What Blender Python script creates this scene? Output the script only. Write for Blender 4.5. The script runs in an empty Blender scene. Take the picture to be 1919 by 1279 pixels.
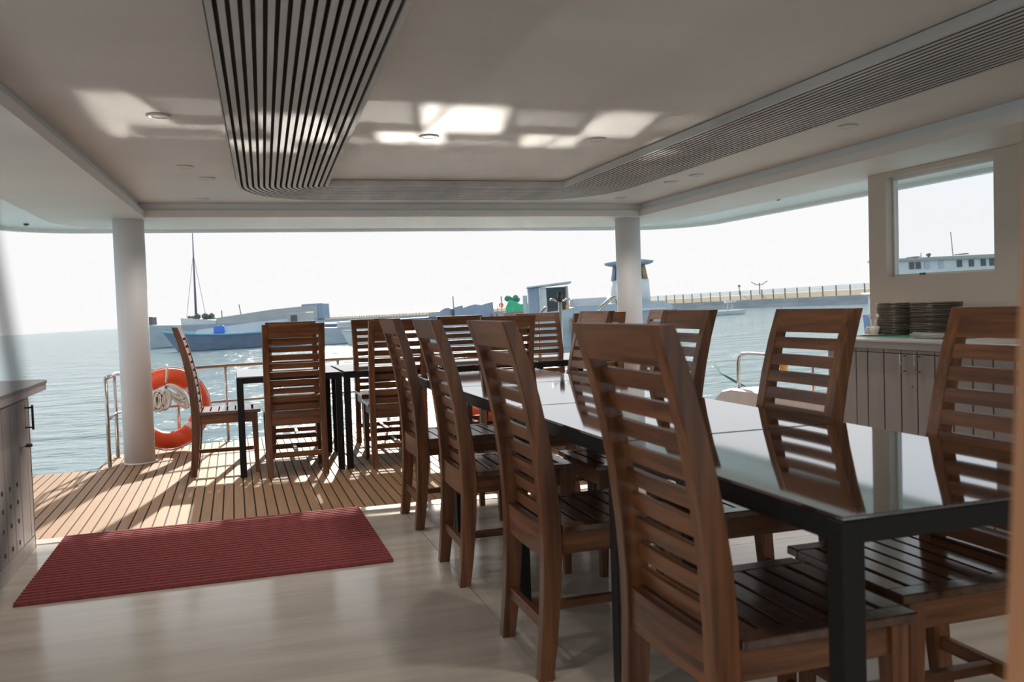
import bpy, bmesh, math, random
from mathutils import Vector, Matrix
random.seed(7)
PI = math.pi
scene = bpy.context.scene
COL = scene.collection

# ------------------------------------------------------------------ camera
FPX, W_PX, H_PX = 1645.5, 1919.0, 1279.0
YAW, PITCH, ROLL, EYE = math.radians(17.552), math.radians(-2.287), math.radians(-1.894), 1.1345
fwd = Vector((math.sin(YAW) * math.cos(PITCH), math.cos(YAW) * math.cos(PITCH), math.sin(PITCH)))
right0 = Vector((math.cos(YAW), -math.sin(YAW), 0))
up0 = right0.cross(fwd)
cright = right0 * math.cos(ROLL) + up0 * math.sin(ROLL)
cup = -right0 * math.sin(ROLL) + up0 * math.cos(ROLL)
CAM = Vector((0, 0, EYE))
cd = bpy.data.cameras.new('camera')
cd.sensor_width = 36.0
cd.lens = FPX / W_PX * 36.0
cd.clip_start = 0.02
cd.clip_end = 6000
cd.dof.use_dof = True
cd.dof.focus_distance = 6.2
cd.dof.aperture_fstop = 5.0
cam = bpy.data.objects.new('camera', cd)
COL.objects.link(cam)
cam.matrix_world = Matrix((
    (cright.x, cup.x, -fwd.x, CAM.x), (cright.y, cup.y, -fwd.y, CAM.y),
    (cright.z, cup.z, -fwd.z, CAM.z), (0, 0, 0, 1)))
scene.camera = cam

# ------------------------------------------------------------------ view, world, sun
vs = scene.view_settings
vs.view_transform = 'Standard'
vs.look = 'None'
vs.gamma = 1.0
vs.use_curve_mapping = False
vs.exposure = 0.88
scene.cycles.use_denoising = True
scene.cycles.max_bounces = 6
scene.cycles.diffuse_bounces = 4
scene.cycles.glossy_bounces = 3
scene.cycles.transmission_bounces = 4
scene.cycles.adaptive_threshold = 0.05
# path guiding resolves the sunlight that the glass tables throw up to the ceiling
scene.cycles.use_guiding = True
scene.cycles.use_surface_guiding = True
scene.cycles.use_volume_guiding = False
scene.cycles.guiding_training_samples = 64
scene.cycles.sample_clamp_indirect = 0.0
scene.cycles.blur_glossy = 0.1
SKY_STRENGTH = 0.66
LAMP_W = 13.0
SUN_AZ, SUN_EL = math.radians(11.5), math.radians(25.7)
SUN_DIR = Vector((math.sin(SUN_AZ) * math.cos(SUN_EL), math.cos(SUN_AZ) * math.cos(SUN_EL), math.sin(SUN_EL)))
world = bpy.data.worlds.new('hazy_sky')
scene.world = world
world.use_nodes = True
wn, wl = world.node_tree.nodes, world.node_tree.links
bg = wn['Background']
tc = wn.new('ShaderNodeTexCoord')
sep = wn.new('ShaderNodeSeparateXYZ')
ramp = wn.new('ShaderNodeValToRGB')
wl.new(tc.outputs['Generated'], sep.inputs[0])
wl.new(sep.outputs['Z'], ramp.inputs[0])
ramp.color_ramp.elements[0].color = (0.80, 0.79, 0.79, 1)
ramp.color_ramp.elements[1].position = 0.9
ramp.color_ramp.elements[1].color = (0.70, 0.76, 0.86, 1)
wl.new(ramp.outputs[0], bg.inputs['Color'])
bg.inputs['Strength'].default_value = SKY_STRENGTH
sl = bpy.data.lights.new('sun', 'SUN')
sl.energy = 4.0
sl.angle = math.radians(1.2)
sl.color = (1.0, 0.90, 0.76)
sun = bpy.data.objects.new('sun', sl)
COL.objects.link(sun)
sun.rotation_euler = (-SUN_DIR).to_track_quat('-Z', 'Y').to_euler()

# ------------------------------------------------------------------ sea frame (the boat lists a little, so the sea is tilted to its floor)
def px_ray(px, py):
    return (fwd + cright * ((px - 959.5) / FPX) + cup * ((639.5 - py) / FPX))
DECK = -0.03
SEA_H = 2.3
n_sea = px_ray(0, 629).cross(px_ray(1919, 512)).normalized()
if n_sea.z < 0:
    n_sea = -n_sea
sy = (fwd - n_sea * fwd.dot(n_sea)).normalized()
sx = sy.cross(n_sea)
so = CAM - n_sea * SEA_H
SEA = Matrix(((sx.x, sy.x, n_sea.x, so.x), (sx.y, sy.y, n_sea.y, so.y), (sx.z, sy.z, n_sea.z, so.z), (0, 0, 0, 1)))
SEA_I = SEA.inverted()
def sea_at(px, py, d):
    """point of the sea frame that lies d metres out and is seen at (px, py)"""
    r = (SEA_I.to_3x3() @ px_ray(px, py))
    return Vector((r.x / r.y * d, d, SEA_H + r.z / r.y * d))

# ------------------------------------------------------------------ materials
MATS = {}
def nodes_of(m):
    return m.node_tree.nodes, m.node_tree.links, m.node_tree.nodes['Principled BSDF']
def mat(name, c1, c2=None, rough=0.5, metal=0.0, scale=(4, 4, 4), detail=4.0, bump=0.0, spec=0.5, coat=0.0,
        ior=None, contrast=(0.3, 0.7), coords='Object', rvar=0.0, objvar=0.0, bscale=None):
    m = bpy.data.materials.new(name)
    m.use_nodes = True
    n, l, b = nodes_of(m)
    b.inputs['Roughness'].default_value = rough
    b.inputs['Metallic'].default_value = metal
    b.inputs['Specular IOR Level'].default_value = spec
    b.inputs['Coat Weight'].default_value = coat
    b.inputs['Coat Roughness'].default_value = 0.08
    if ior:
        b.inputs['IOR'].default_value = ior
    c2 = c2 or tuple(x * 0.86 for x in c1)
    t = n.new('ShaderNodeTexCoord')
    mp = n.new('ShaderNodeMapping')
    mp.inputs['Scale'].default_value = scale
    nz = n.new('ShaderNodeTexNoise')
    nz.inputs['Scale'].default_value = 1.0
    nz.inputs['Detail'].default_value = detail
    nz.inputs['Roughness'].default_value = 0.6
    cr = n.new('ShaderNodeValToRGB')
    cr.color_ramp.elements[0].position = contrast[0]
    cr.color_ramp.elements[1].position = contrast[1]
    cr.color_ramp.elements[0].color = (*c2, 1)
    cr.color_ramp.elements[1].color = (*c1, 1)
    l.new(t.outputs[coords], mp.inputs['Vector'])
    if objvar:
        oi = n.new('ShaderNodeObjectInfo')
        vm = n.new('ShaderNodeVectorMath')
        vm.operation = 'MULTIPLY_ADD'
        vm.inputs[1].default_value = (37, 53, 71)
        l.new(oi.outputs['Random'], vm.inputs[0])
        l.new(mp.outputs[0], vm.inputs[2])
        l.new(vm.outputs[0], nz.inputs['Vector'])
        hs = n.new('ShaderNodeHueSaturation')
        mr = n.new('ShaderNodeMapRange')
        mr.inputs['To Min'].default_value = 1 - objvar
        mr.inputs['To Max'].default_value = 1 + objvar
        l.new(oi.outputs['Random'], mr.inputs['Value'])
        l.new(mr.outputs[0], hs.inputs['Value'])
        l.new(cr.outputs[0], hs.inputs['Color'])
        l.new(hs.outputs[0], b.inputs['Base Color'])
    else:
        l.new(mp.outputs[0], nz.inputs['Vector'])
        l.new(cr.outputs[0], b.inputs['Base Color'])
    l.new(nz.outputs['Fac'], cr.inputs[0])
    if rvar:
        mr2 = n.new('ShaderNodeMapRange')
        mr2.inputs['To Min'].default_value = max(0.01, rough - rvar)
        mr2.inputs['To Max'].default_value = rough + rvar
        l.new(nz.outputs['Fac'], mr2.inputs['Value'])
        l.new(mr2.outputs[0], b.inputs['Roughness'])
    if bump:
        bp = n.new('ShaderNodeBump')
        bp.inputs['Strength'].default_value = bump
        bp.inputs['Distance'].default_value = 0.01
        src = nz
        if bscale:
            src = n.new('ShaderNodeTexNoise')
            src.inputs['Scale'].default_value = bscale
            src.inputs['Detail'].default_value = 3
            l.new(t.outputs[coords], src.inputs['Vector'])
        l.new(src.outputs['Fac'], bp.inputs['Height'])
        l.new(bp.outputs[0], b.inputs['Normal'])
    MATS[name] = m
    return m

WC1, WC2 = (0.245, 0.098, 0.036), (0.062, 0.022, 0.010)
wood_z = mat('varnished_wood_upright', WC1, WC2, 0.31, scale=(34, 34, 2.2), bump=0.05, objvar=0.14, spec=0.5, rvar=0.06)
wood_x = mat('varnished_wood_across', WC1, WC2, 0.34, scale=(2.2, 34, 34), bump=0.05, objvar=0.14, spec=0.5, rvar=0.06)
wood_y = mat('varnished_wood_lengthwise', WC1, WC2, 0.34, scale=(34, 2.2, 34), bump=0.05, objvar=0.14, spec=0.5, rvar=0.06)
wood_seat = mat('varnished_wood_seat', (0.12, 0.052, 0.028), (0.055, 0.022, 0.012), 0.21, scale=(2.2, 34, 34), bump=0.05, objvar=0.1, spec=0.8, rvar=0.08, coat=0.4)
metal_black = mat('black_powder_coat', (0.011, 0.011, 0.011), (0.008, 0.008, 0.008), 0.5, scale=(30, 30, 30), spec=0.3)
glass_black = mat('black_glass', (0.34, 0.36, 0.38), (0.32, 0.34, 0.36), 0.045, metal=1.0, scale=(3, 3, 3))
white_paint = mat('white_paint', (0.72, 0.70, 0.68), (0.66, 0.64, 0.62), 0.45, scale=(1.5, 1.5, 1.5))
col_paint = mat('column_paint', (0.77, 0.77, 0.80), (0.73, 0.73, 0.76), 0.55, scale=(6, 6, 0.5))
ceil_paint = mat('ceiling_paint', (0.73, 0.695, 0.665), (0.65, 0.615, 0.585), 0.55, scale=(0.5, 2.2, 1), contrast=(0.25, 0.75))
soffit_paint = mat('soffit_paint', (0.74, 0.72, 0.69), (0.69, 0.66, 0.63), 0.5, scale=(0.5, 2.0, 1))
rim_paint = mat('rim_gloss_paint', (0.74, 0.79, 0.80), (0.70, 0.75, 0.77), 0.25, scale=(1, 1, 1))
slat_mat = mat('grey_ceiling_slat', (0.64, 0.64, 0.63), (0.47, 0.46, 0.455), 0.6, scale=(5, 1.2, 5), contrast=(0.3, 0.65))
slat_side = mat('slat_side_shade', (0.20, 0.175, 0.16), (0.14, 0.12, 0.11), 0.7, scale=(5, 1.2, 5))  # side faces coloured dark to stand in for shade between the slats
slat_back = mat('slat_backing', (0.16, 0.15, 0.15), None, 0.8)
wall_paint = mat('wall_paint', (0.56, 0.50, 0.43), (0.51, 0.455, 0.39), 0.6, scale=(2, 2, 2))
cab_paint = mat('grey_cabinet_paint', (0.42, 0.375, 0.355), (0.37, 0.33, 0.31), 0.55, scale=(12, 12, 1.2))
cab_white = mat('off_white_cabinet_paint', (0.66, 0.63, 0.63), (0.58, 0.55, 0.55), 0.5, scale=(10, 10, 1))
groove_mat = mat('board_groove', (0.14, 0.13, 0.125), None, 0.7)
stone_top = mat('grey_stone_top', (0.30, 0.29, 0.28), (0.20, 0.19, 0.185), 0.35, scale=(60, 60, 60))
counter_top = mat('pale_counter_top', (0.62, 0.60, 0.58), (0.48, 0.46, 0.45), 0.3, scale=(6, 6, 6))
counter_edge = mat('counter_edge_paint', (0.40, 0.37, 0.355), (0.36, 0.33, 0.32), 0.45)
steel = mat('stainless_steel', (0.62, 0.58, 0.56), (0.52, 0.48, 0.46), 0.22, metal=1.0, scale=(20, 20, 20))
brushed = mat('brushed_nickel', (0.62, 0.58, 0.52), (0.5, 0.47, 0.42), 0.3, metal=1.0, scale=(40, 40, 40))
dark_steel = mat('dark_steel', (0.10, 0.09, 0.10), (0.07, 0.065, 0.07), 0.4, metal=0.8)
teak = mat('teak_plank', (0.345, 0.200, 0.106), (0.27, 0.155, 0.080), 0.6, scale=(70, 3.0, 70), objvar=0.07, bump=0.05, contrast=(0.25, 0.75))
caulk = mat('black_caulk', (0.02, 0.017, 0.015), None, 0.8)
orange = mat('life_ring_orange', (0.86, 0.115, 0.035), (0.78, 0.09, 0.03), 0.5, scale=(8, 8, 8))
band_grey = mat('reflective_band', (0.70, 0.68, 0.66), (0.62, 0.60, 0.58), 0.4)
rope_white = mat('white_rope', (0.80, 0.77, 0.72), (0.64, 0.60, 0.55), 0.8, scale=(160, 160, 160), bump=0.4)
rope_green = mat('green_rope', (0.05, 0.22, 0.19), (0.03, 0.14, 0.12), 0.8, scale=(80, 80, 80))
plate_mat = mat('dark_plate_glaze', (0.055, 0.048, 0.046), (0.03, 0.027, 0.027), 0.22, scale=(20, 20, 20), objvar=0.3)
plate_rim = mat('bronze_plate_rim', (0.15, 0.115, 0.085), (0.06, 0.05, 0.042), 0.3, scale=(20, 20, 20), objvar=0.35)
china = mat('white_china', (0.78, 0.75, 0.68), (0.72, 0.69, 0.62), 0.25)
teal_cloth = mat('teal_mat', (0.06, 0.30, 0.26), (0.04, 0.22, 0.19), 0.8, scale=(50, 50, 50))
clear_plastic = mat('clear_plastic', (0.75, 0.78, 0.78), (0.55, 0.6, 0.6), 0.12, scale=(30, 30, 30))
clear_plastic.node_tree.nodes['Principled BSDF'].inputs['Transmission Weight'].default_value = 0.55
door_wood = mat('orange_wood', (0.56, 0.27, 0.13), (0.48, 0.22, 0.10), 0.5, scale=(30, 30, 2))
cord_mat = mat('dark_cord', (0.02, 0.02, 0.025), None, 0.7)
nozzle_mat = mat('dark_nozzle', (0.06, 0.06, 0.065), None, 0.5)
concrete = mat('breakwater_concrete', (0.30, 0.34, 0.37), (0.20, 0.24, 0.27), 0.9, scale=(0.3, 0.3, 1.5))
parapet = mat('breakwater_parapet', (0.55, 0.47, 0.33), (0.42, 0.38, 0.27), 0.9, scale=(0.08, 0.08, 0.3))
post_mat = mat('fence_post_paint', (0.18, 0.18, 0.18), (0.12, 0.12, 0.12), 0.7)
wire_mat = mat('fence_wire', (0.42, 0.42, 0.42), None, 0.6)
hull_blue = mat('slate_blue_hull', (0.16, 0.22, 0.32), (0.11, 0.16, 0.25), 0.6, scale=(0.8, 0.8, 2.5))
hull_pale = mat('pale_blue_hull', (0.40, 0.50, 0.57), (0.30, 0.39, 0.46), 0.6, scale=(0.6, 0.6, 2))
hull_grey = mat('weathered_grey_hull', (0.42, 0.46, 0.47), (0.33, 0.37, 0.39), 0.7, scale=(0.5, 0.5, 2))
hull_white = mat('white_hull', (0.58, 0.64, 0.66), (0.48, 0.54, 0.57), 0.5, scale=(1, 1, 2))
sheer_blue = mat('bright_blue_stripe', (0.12, 0.33, 0.46), None, 0.5)
tarp_blue = mat('blue_grey_tarp', (0.27, 0.35, 0.46), (0.20, 0.27, 0.37), 0.7, scale=(1, 1, 1), bump=0.3)
tarp_green = mat('green_tarp', (0.05, 0.48, 0.25), (0.03, 0.32, 0.17), 0.6, scale=(1, 1, 1))
blue_bright = mat('bright_blue_plastic', (0.06, 0.19, 0.70), None, 0.5)
dark_pane = mat('dark_window_pane', (0.05, 0.06, 0.08), (0.08, 0.09, 0.11), 0.2)
rust = mat('rusty_paint', (0.38, 0.30, 0.18), (0.26, 0.20, 0.12), 0.8, scale=(4, 4, 4))
brick_red = mat('faded_red_paint', (0.36, 0.20, 0.19), None, 0.7)
moss = mat('net_heap', (0.13, 0.17, 0.15), (0.06, 0.08, 0.08), 0.9, scale=(3, 3, 3))
mast_mat = mat('dark_mast', (0.13, 0.11, 0.17), None, 0.6)
pink_tarp = mat('lilac_tarp', (0.45, 0.40, 0.48), None, 0.7)
yellow = mat('amber_plastic', (0.75, 0.36, 0.04), (0.6, 0.27, 0.03), 0.5)

# floor: pale wood-look vinyl
floor_mat = mat('pale_wood_vinyl', (0.61, 0.56, 0.50), (0.45, 0.405, 0.35), 0.16, scale=(0.9, 9, 1), contrast=(0.3, 0.72), rvar=0.05, spec=0.5)
# red ribbed mat
mat_red = mat('red_ribbed_carpet', (0.30, 0.060, 0.066), (0.18, 0.032, 0.037), 0.95, scale=(70, 140, 70), bump=0.5)
# window glass
gm = bpy.data.materials.new('window_glass')
gm.use_nodes = True
n_, l_, b_ = nodes_of(gm)
b_.inputs['Base Color'].default_value = (0.93, 0.96, 0.98, 1)
b_.inputs['Roughness'].default_value = 0.02
b_.inputs['Transmission Weight'].default_value = 1.0
b_.inputs['IOR'].default_value = 1.05
# lamp lens
lens = mat('downlight_lens', (0.70, 0.67, 0.62), (0.66, 0.63, 0.58), 0.4)
lens_on = bpy.data.materials.new('downlight_lens_lit')
lens_on.use_nodes = True
n_, l_, b_ = nodes_of(lens_on)
b_.inputs['Base Color'].default_value = (0.9, 0.88, 0.92, 1)
b_.inputs['Emission Color'].default_value = (0.95, 0.92, 1.0, 1)
b_.inputs['Emission Strength'].default_value = 1.6
# water
wm = bpy.data.materials.new('sea_water')
wm.use_nodes = True
n_, l_, b_ = nodes_of(wm)
b_.inputs['Base Color'].default_value = (0.19, 0.295, 0.315, 1)
b_.inputs['Roughness'].default_value = 0.12
b_.inputs['IOR'].default_value = 1.33
t_ = n_.new('ShaderNodeTexCoord')
def wave(scale, sxyz, detail, strength, dist, prev=None):
    mp = n_.new('ShaderNodeMapping')
    mp.inputs['Scale'].default_value = sxyz
    nz = n_.new('ShaderNodeTexNoise')
    nz.inputs['Scale'].default_value = scale
    nz.inputs['Detail'].default_value = detail
    nz.inputs['Roughness'].default_value = 0.55
    bp = n_.new('ShaderNodeBump')
    bp.inputs['Strength'].default_value = strength
    bp.inputs['Distance'].default_value = dist
    l_.new(t_.outputs['Object'], mp.inputs[0])
    l_.new(mp.outputs[0], nz.inputs['Vector'])
    l_.new(nz.outputs['Fac'], bp.inputs['Height'])
    if prev:
        l_.new(prev.outputs[0], bp.inputs['Normal'])
    return bp
w1 = wave(0.45, (0.6, 1.0, 1), 3, 0.8, 1.0)
w2 = wave(1.9, (0.55, 1.0, 1), 5, 0.9, 0.34, w1)
w3 = wave(0.012, (0.6, 1.6, 1), 2, 0.15, 10.0, w2)
l_.new(w2.outputs[0], b_.inputs['Normal'])

# ------------------------------------------------------------------ mesh helpers
def finish(bm, name):
    me = bpy.data.meshes.new(name)
    bm.normal_update()
    bm.to_mesh(me)
    bm.free()
    return me
def add_box(bm, x0, x1, y0, y1, z0, z1, bev=0.0):
    vs_ = [bm.verts.new(v) for v in ((x0, y0, z0), (x1, y0, z0), (x1, y1, z0), (x0, y1, z0), (x0, y0, z1), (x1, y0, z1), (x1, y1, z1), (x0, y1, z1))]
    fs = [bm.faces.new([vs_[i] for i in q]) for q in ((3, 2, 1, 0), (4, 5, 6, 7), (0, 1, 5, 4), (1, 2, 6, 5), (2, 3, 7, 6), (3, 0, 4, 7))]
    if bev:
        ed = list({e for f in fs for e in f.edges})
        bmesh.ops.bevel(bm, geom=ed, offset=bev, segments=1, affect='EDGES', profile=0.5)
def box(x0, x1, y0, y1, z0, z1, bev=0.0, name='box'):
    bm = bmesh.new()
    add_box(bm, min(x0, x1), max(x0, x1), min(y0, y1), max(y0, y1), min(z0, z1), max(z0, z1), bev)
    return finish(bm, name)
def add_loft(bm, sections, cap=True):
    """sections: list of rings (equal length lists of Vectors)"""
    rings = [[bm.verts.new(p) for p in s] for s in sections]
    k = len(rings[0])
    for a, b in zip(rings, rings[1:]):
        for i in range(k):
            bm.faces.new((a[i], a[(i + 1) % k], b[(i + 1) % k], b[i]))
    if cap:
        bm.faces.new(rings[0][::-1])
        bm.faces.new(rings[-1])
    return rings
def loft(sections, name='loft', cap=True, smooth=False):
    bm = bmesh.new()
    add_loft(bm, sections, cap)
    bmesh.ops.recalc_face_normals(bm, faces=bm.faces)
    if smooth:
        for f in bm.faces:
            f.smooth = True
    return finish(bm, name)
def add_tube(bm, pts, r, seg=8, closed=False, cap=True, smooth=True):
    pts = [Vector(p) for p in pts]
    n = len(pts)
    rad = r if isinstance(r, (list, tuple)) else [r] * n
    secs = []
    ref = None
    for i, p in enumerate(pts):
        if closed:
            t = pts[(i + 1) % n] - pts[i - 1]
        else:
            t = pts[min(i + 1, n - 1)] - pts[max(i - 1, 0)]
        t.normalize()
        if ref is None:
            ref = Vector((0, 0, 1)) if abs(t.z) < 0.9 else Vector((1, 0, 0))
        a = (ref - t * ref.dot(t)).normalized()
        ref = a
        b = t.cross(a)
        secs.append([p + (a * math.cos(2 * PI * k / seg) + b * math.sin(2 * PI * k / seg)) * rad[i] for k in range(seg)])
    rings = [[bm.verts.new(q) for q in s] for s in secs]
    pairs = list(zip(rings, rings[1:]))
    if closed:
        pairs.append((rings[-1], rings[0]))
    for a, b in pairs:
        for k in range(seg):
            f = bm.faces.new((a[k], a[(k + 1) % seg], b[(k + 1) % seg], b[k]))
            f.smooth = smooth
    if cap and not closed:
        bm.faces.new(rings[0][::-1])
        bm.faces.new(rings[-1])
def tube(pts, r, seg=8, closed=False, name='tube'):
    bm = bmesh.new()
    add_tube(bm, pts, r, seg, closed)
    bmesh.ops.recalc_face_normals(bm, faces=bm.faces)
    return finish(bm, name)
def lathe(profile, seg=24, name='lathe', smooth=True):
    bm = bmesh.new()
    rings = []
    for r, z in profile:
        rings.append([bm.verts.new((r * math.cos(2 * PI * k / seg), r * math.sin(2 * PI * k / seg), z)) for k in range(seg)])
    for a, b in zip(rings, rings[1:]):
        for k in range(seg):
            f = bm.faces.new((a[k], a[(k + 1) % seg], b[(k + 1) % seg], b[k]))
            f.smooth = smooth
    bm.faces.new(rings[0][::-1])
    bm.faces.new(rings[-1])
    bmesh.ops.recalc_face_normals(bm, faces=bm.faces)
    return finish(bm, name)
def plate_poly(outer, holes, z0, z1, name='slab'):
    """flat slab with optional holes"""
    bm = bmesh.new()
    edges = []
    for loop in [outer] + holes:
        v = [bm.verts.new((x, y, z0)) for x, y in loop]
        edges += [bm.edges.new((v[i], v[(i + 1) % len(v)])) for i in range(len(v))]
    bmesh.ops.triangle_fill(bm, use_beauty=True, use_dissolve=False, edges=edges)
    faces = list(bm.faces)
    ext = bmesh.ops.extrude_face_region(bm, geom=faces)
    for e in ext['geom']:
        if isinstance(e, bmesh.types.BMVert):
            e.co.z = z1
    bmesh.ops.recalc_face_normals(bm, faces=bm.faces)
    return finish(bm, name)
def obj(name, me, m, parent=None, matrix=None, loc=None, rz=None):
    o = bpy.data.objects.new(name, me)
    COL.objects.link(o)
    if me is not None and m is not None and not me.materials:
        me.materials.append(m)
    if parent:
        o.parent = parent
    if matrix is not None:
        o.matrix_basis = matrix
    if loc is not None:
        o.location = loc
    if rz is not None:
        o.rotation_euler = (0, 0, rz)
    return o
def tag(o, label, cat, group=None, kind=None):
    o['label'] = label
    o['category'] = cat
    if group:
        o['group'] = group
    if kind:
        o['kind'] = kind
    return o
def struct(o, label=None):
    o['kind'] = 'structure'
    if label:
        o['label'] = label
    return o
def thing(name, label, cat, loc=(0, 0, 0), rz=0, group=None, matrix=None):
    o = bpy.data.objects.new(name, None)
    o.empty_display_size = 0.1
    COL.objects.link(o)
    if matrix is not None:
        o.matrix_basis = matrix
    else:
        o.location = loc
        o.rotation_euler = (0, 0, rz)
    return tag(o, label, cat, group)
def dup(root, loc, rz, label):
    r = root.copy()
    COL.objects.link(r)
    r.location = loc
    r.rotation_euler = (0, 0, rz)
    r['label'] = label
    for ch in root.children:
        c = ch.copy()
        COL.objects.link(c)
        c.parent = r
        for g in ch.children:
            d = g.copy()
            COL.objects.link(d)
            d.parent = c
    return r

# ================================================================== SETTING
# ---- cabin floor: vinyl sheets butted together
SILL = 5.0
fl = struct(obj('floor', box(-4.2, 4.15, -2.6, SILL - 0.05, -0.06, -0.004), caulk), 'pale wood-look vinyl cabin floor')
for (x0, x1, y0, y1) in ((-4.2, 0.866, -2.6, SILL - 0.05), (0.869, 4.15, -2.6, 3.515), (0.869, 4.15, 3.518, SILL - 0.05)):
    obj('floor_sheet', box(x0, x1, y0, y1, -0.004, 0.0), floor_mat, fl)
thr = struct(obj('trim_1', box(-4.2, 4.15, SILL - 0.05, SILL + 0.06, -0.06, 0.004, 0.003), mat('threshold_strip', (0.62, 0.58, 0.53), (0.55, 0.51, 0.46), 0.35, scale=(3, 20, 20))), 'pale threshold strip between cabin and deck')

# ---- teak aft deck, plank by plank
AFT = [(-2.3, 7.40), (-1.06, 7.42), (-1.05, 8.13), (-0.45, 8.43), (0.25, 8.63), (0.97, 8.73), (1.43, 8.76), (1.9, 8.73), (2.6, 8.63), (3.3, 8.43), (3.9, 8.13), (3.91, 7.42), (5.0, 7.40)]
def aft_y(x):
    for (a, ya), (b, yb) in zip(AFT, AFT[1:]):
        if a <= x <= b:
            return ya + (yb - ya) * (x - a) / (b - a)
    return 7.4
deck = struct(obj('deck', plate_poly([(-2.3, SILL + 0.06), (4.7, SILL + 0.06), (4.7, 7.4), (3.91, 7.42)] + [p for p in AFT[-3:1:-1]] + [(-1.06, 7.42), (-2.3, 7.40)], [], DECK - 0.05, DECK - 0.007), caulk), 'teak aft deck with black caulked seams')
PITCH_PL = 0.0622
x = -2.28
while x < 4.66:
    x1 = x + PITCH_PL - 0.009
    if x < -1.055 < x1 or x < 3.905 < x1:
        ya = yb = 7.41
    else:
        ya, yb = aft_y(x), aft_y(x1)
    y0 = SILL + 0.062
    lo, hi = DECK - 0.012, DECK
    obj('plank', loft([[Vector((x, y0, lo)), Vector((x1, y0, lo)), Vector((x1, y0, hi)), Vector((x, y0, hi))],
                       [Vector((x, ya, lo)), Vector((x1, yb, lo)), Vector((x1, yb, hi)), Vector((x, ya, hi))]], 'plank'), teak, deck)
    x += PITCH_PL
# hull of our boat below the deck
hp = [(-2.35, -2.6), (4.75, -2.6), (4.75, 7.36), (3.88, 7.38)] + [(a, b - 0.04) for a, b in AFT[-3:1:-1]] + [(-1.03, 7.38), (-2.35, 7.36)]
struct(obj('hull', plate_poly(hp, [], -1.6, DECK - 0.052), white_paint), 'white hull of the boat under the deck')

# ---- roof, soffit and recessed ceiling
def rrect(x0, x1, y0, y1, r, n=8):
    pts = [(x0, y0), (x1, y0)]
    for k in range(n + 1):
        a = PI / 2 * k / n
        pts.append((x1 - r + r * math.cos(a), y1 - r + r * math.sin(a)))
    for k in range(n + 1):
        a = PI / 2 + PI / 2 * k / n
        pts.append((x0 + r + r * math.cos(a), y1 - r + r * math.sin(a)))
    return pts
SOF = 1.92
outer = rrect(-1.98, 4.86, -2.6, 8.76, 0.75)
inner_lip = rrect(-1.92, 4.80, -2.66, 8.70, 0.70)
sof_line = rrect(-1.37, 4.22, -2.6, 8.42, 0.72)
hole = [(-0.93, -1.2), (3.50, -1.2), (3.60, 7.36), (-0.63, 7.43)]
hole2 = [(-0.96, -1.23), (3.53, -1.23), (3.63, 7.39), (-0.66, 7.46)]
struct(obj('roof', plate_poly(outer, [], 2.09, 2.24), white_paint), 'white boat roof')
struct(obj('ceiling_rim', plate_poly(outer, [[(a * 1.0, b) for a, b in hole2]], 1.945, 2.09), rim_paint), 'glossy rounded outer rim of the roof')
lip_in = rrect(-1.915, 4.795, -2.55, 8.695, 0.69)
struct(obj('trim_2', plate_poly(outer, [lip_in], 1.915, 1.945), rim_paint), 'drip lip along the roof edge')
struct(obj('ceiling_soffit', plate_poly(sof_line, [hole], SOF, 1.945), soffit_paint), 'cream soffit around the recessed ceiling')
struct(obj('trim_3', plate_poly([(a - 0.0, b) for a, b in hole2], [hole], 1.945, 1.975), soffit_paint), 'stepped trim of the ceiling recess')
CEIL = 2.03
struct(obj('ceiling', plate_poly(hole2, [], CEIL, 2.088), ceil_paint), 'off-white recessed cabin ceiling')

# slatted U band: 17 slats, concentric round the two inner corners
sl_root = struct(obj('ceiling_slat_band', None, None), 'U-shaped band of grey slats on the ceiling')
IN = [Vector((0.43, 0.2)), Vector((0.651, 6.06)), Vector((2.33, 6.0)), Vector((2.26, 0.2))]
OUTL, OUTR, RX, RY = (-0.12, 0.052), (2.81, 2.89), 0.60, 0.78
def u_path(t, n=10):
    pts = []
    a = Vector((IN[0].x + (OUTL[0] - IN[0].x) * t, 0.2))
    pts.append(a)
    c = IN[1]
    for k in range(n + 1):
        th = PI - (PI / 2) * (-k) / n * -1 if False else PI + 0
        ang = PI - (PI / 2) * k / n
        pts.append(Vector((c.x + RX * t * math.cos(ang), c.y + RY * t * math.sin(ang))))
    c = IN[2]
    for k in range(n + 1):
        ang = PI / 2 - (PI / 2) * k / n
        pts.append(Vector((c.x + (OUTR[1] - c.x) * t * math.cos(ang), c.y + RY * t * math.sin(ang))))
    pts.append(Vector((IN[3].x + (OUTR[0] - IN[3].x) * t, 0.2)))
    return pts
NSL = 17
for i in range(NSL):
    ta, tb = (i + 0.02) / NSL, (i + 0.61) / NSL
    A, B = u_path(max(ta, 0.002)), u_path(tb)
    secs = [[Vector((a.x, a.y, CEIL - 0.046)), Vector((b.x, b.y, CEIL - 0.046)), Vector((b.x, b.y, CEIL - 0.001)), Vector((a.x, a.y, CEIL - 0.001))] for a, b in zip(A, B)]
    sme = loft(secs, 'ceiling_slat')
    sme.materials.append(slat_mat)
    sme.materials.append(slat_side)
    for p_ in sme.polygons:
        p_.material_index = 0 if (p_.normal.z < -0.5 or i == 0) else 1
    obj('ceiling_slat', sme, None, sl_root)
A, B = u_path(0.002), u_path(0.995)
obj('slat_backing', loft([[Vector((a.x, a.y, CEIL - 0.004)), Vector((b.x, b.y, CEIL - 0.004)), Vector((b.x, b.y, CEIL - 0.0005)), Vector((a.x, a.y, CEIL - 0.0005))] for a, b in zip(A, B)], 'slat_backing'), slat_back, sl_root)

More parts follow.
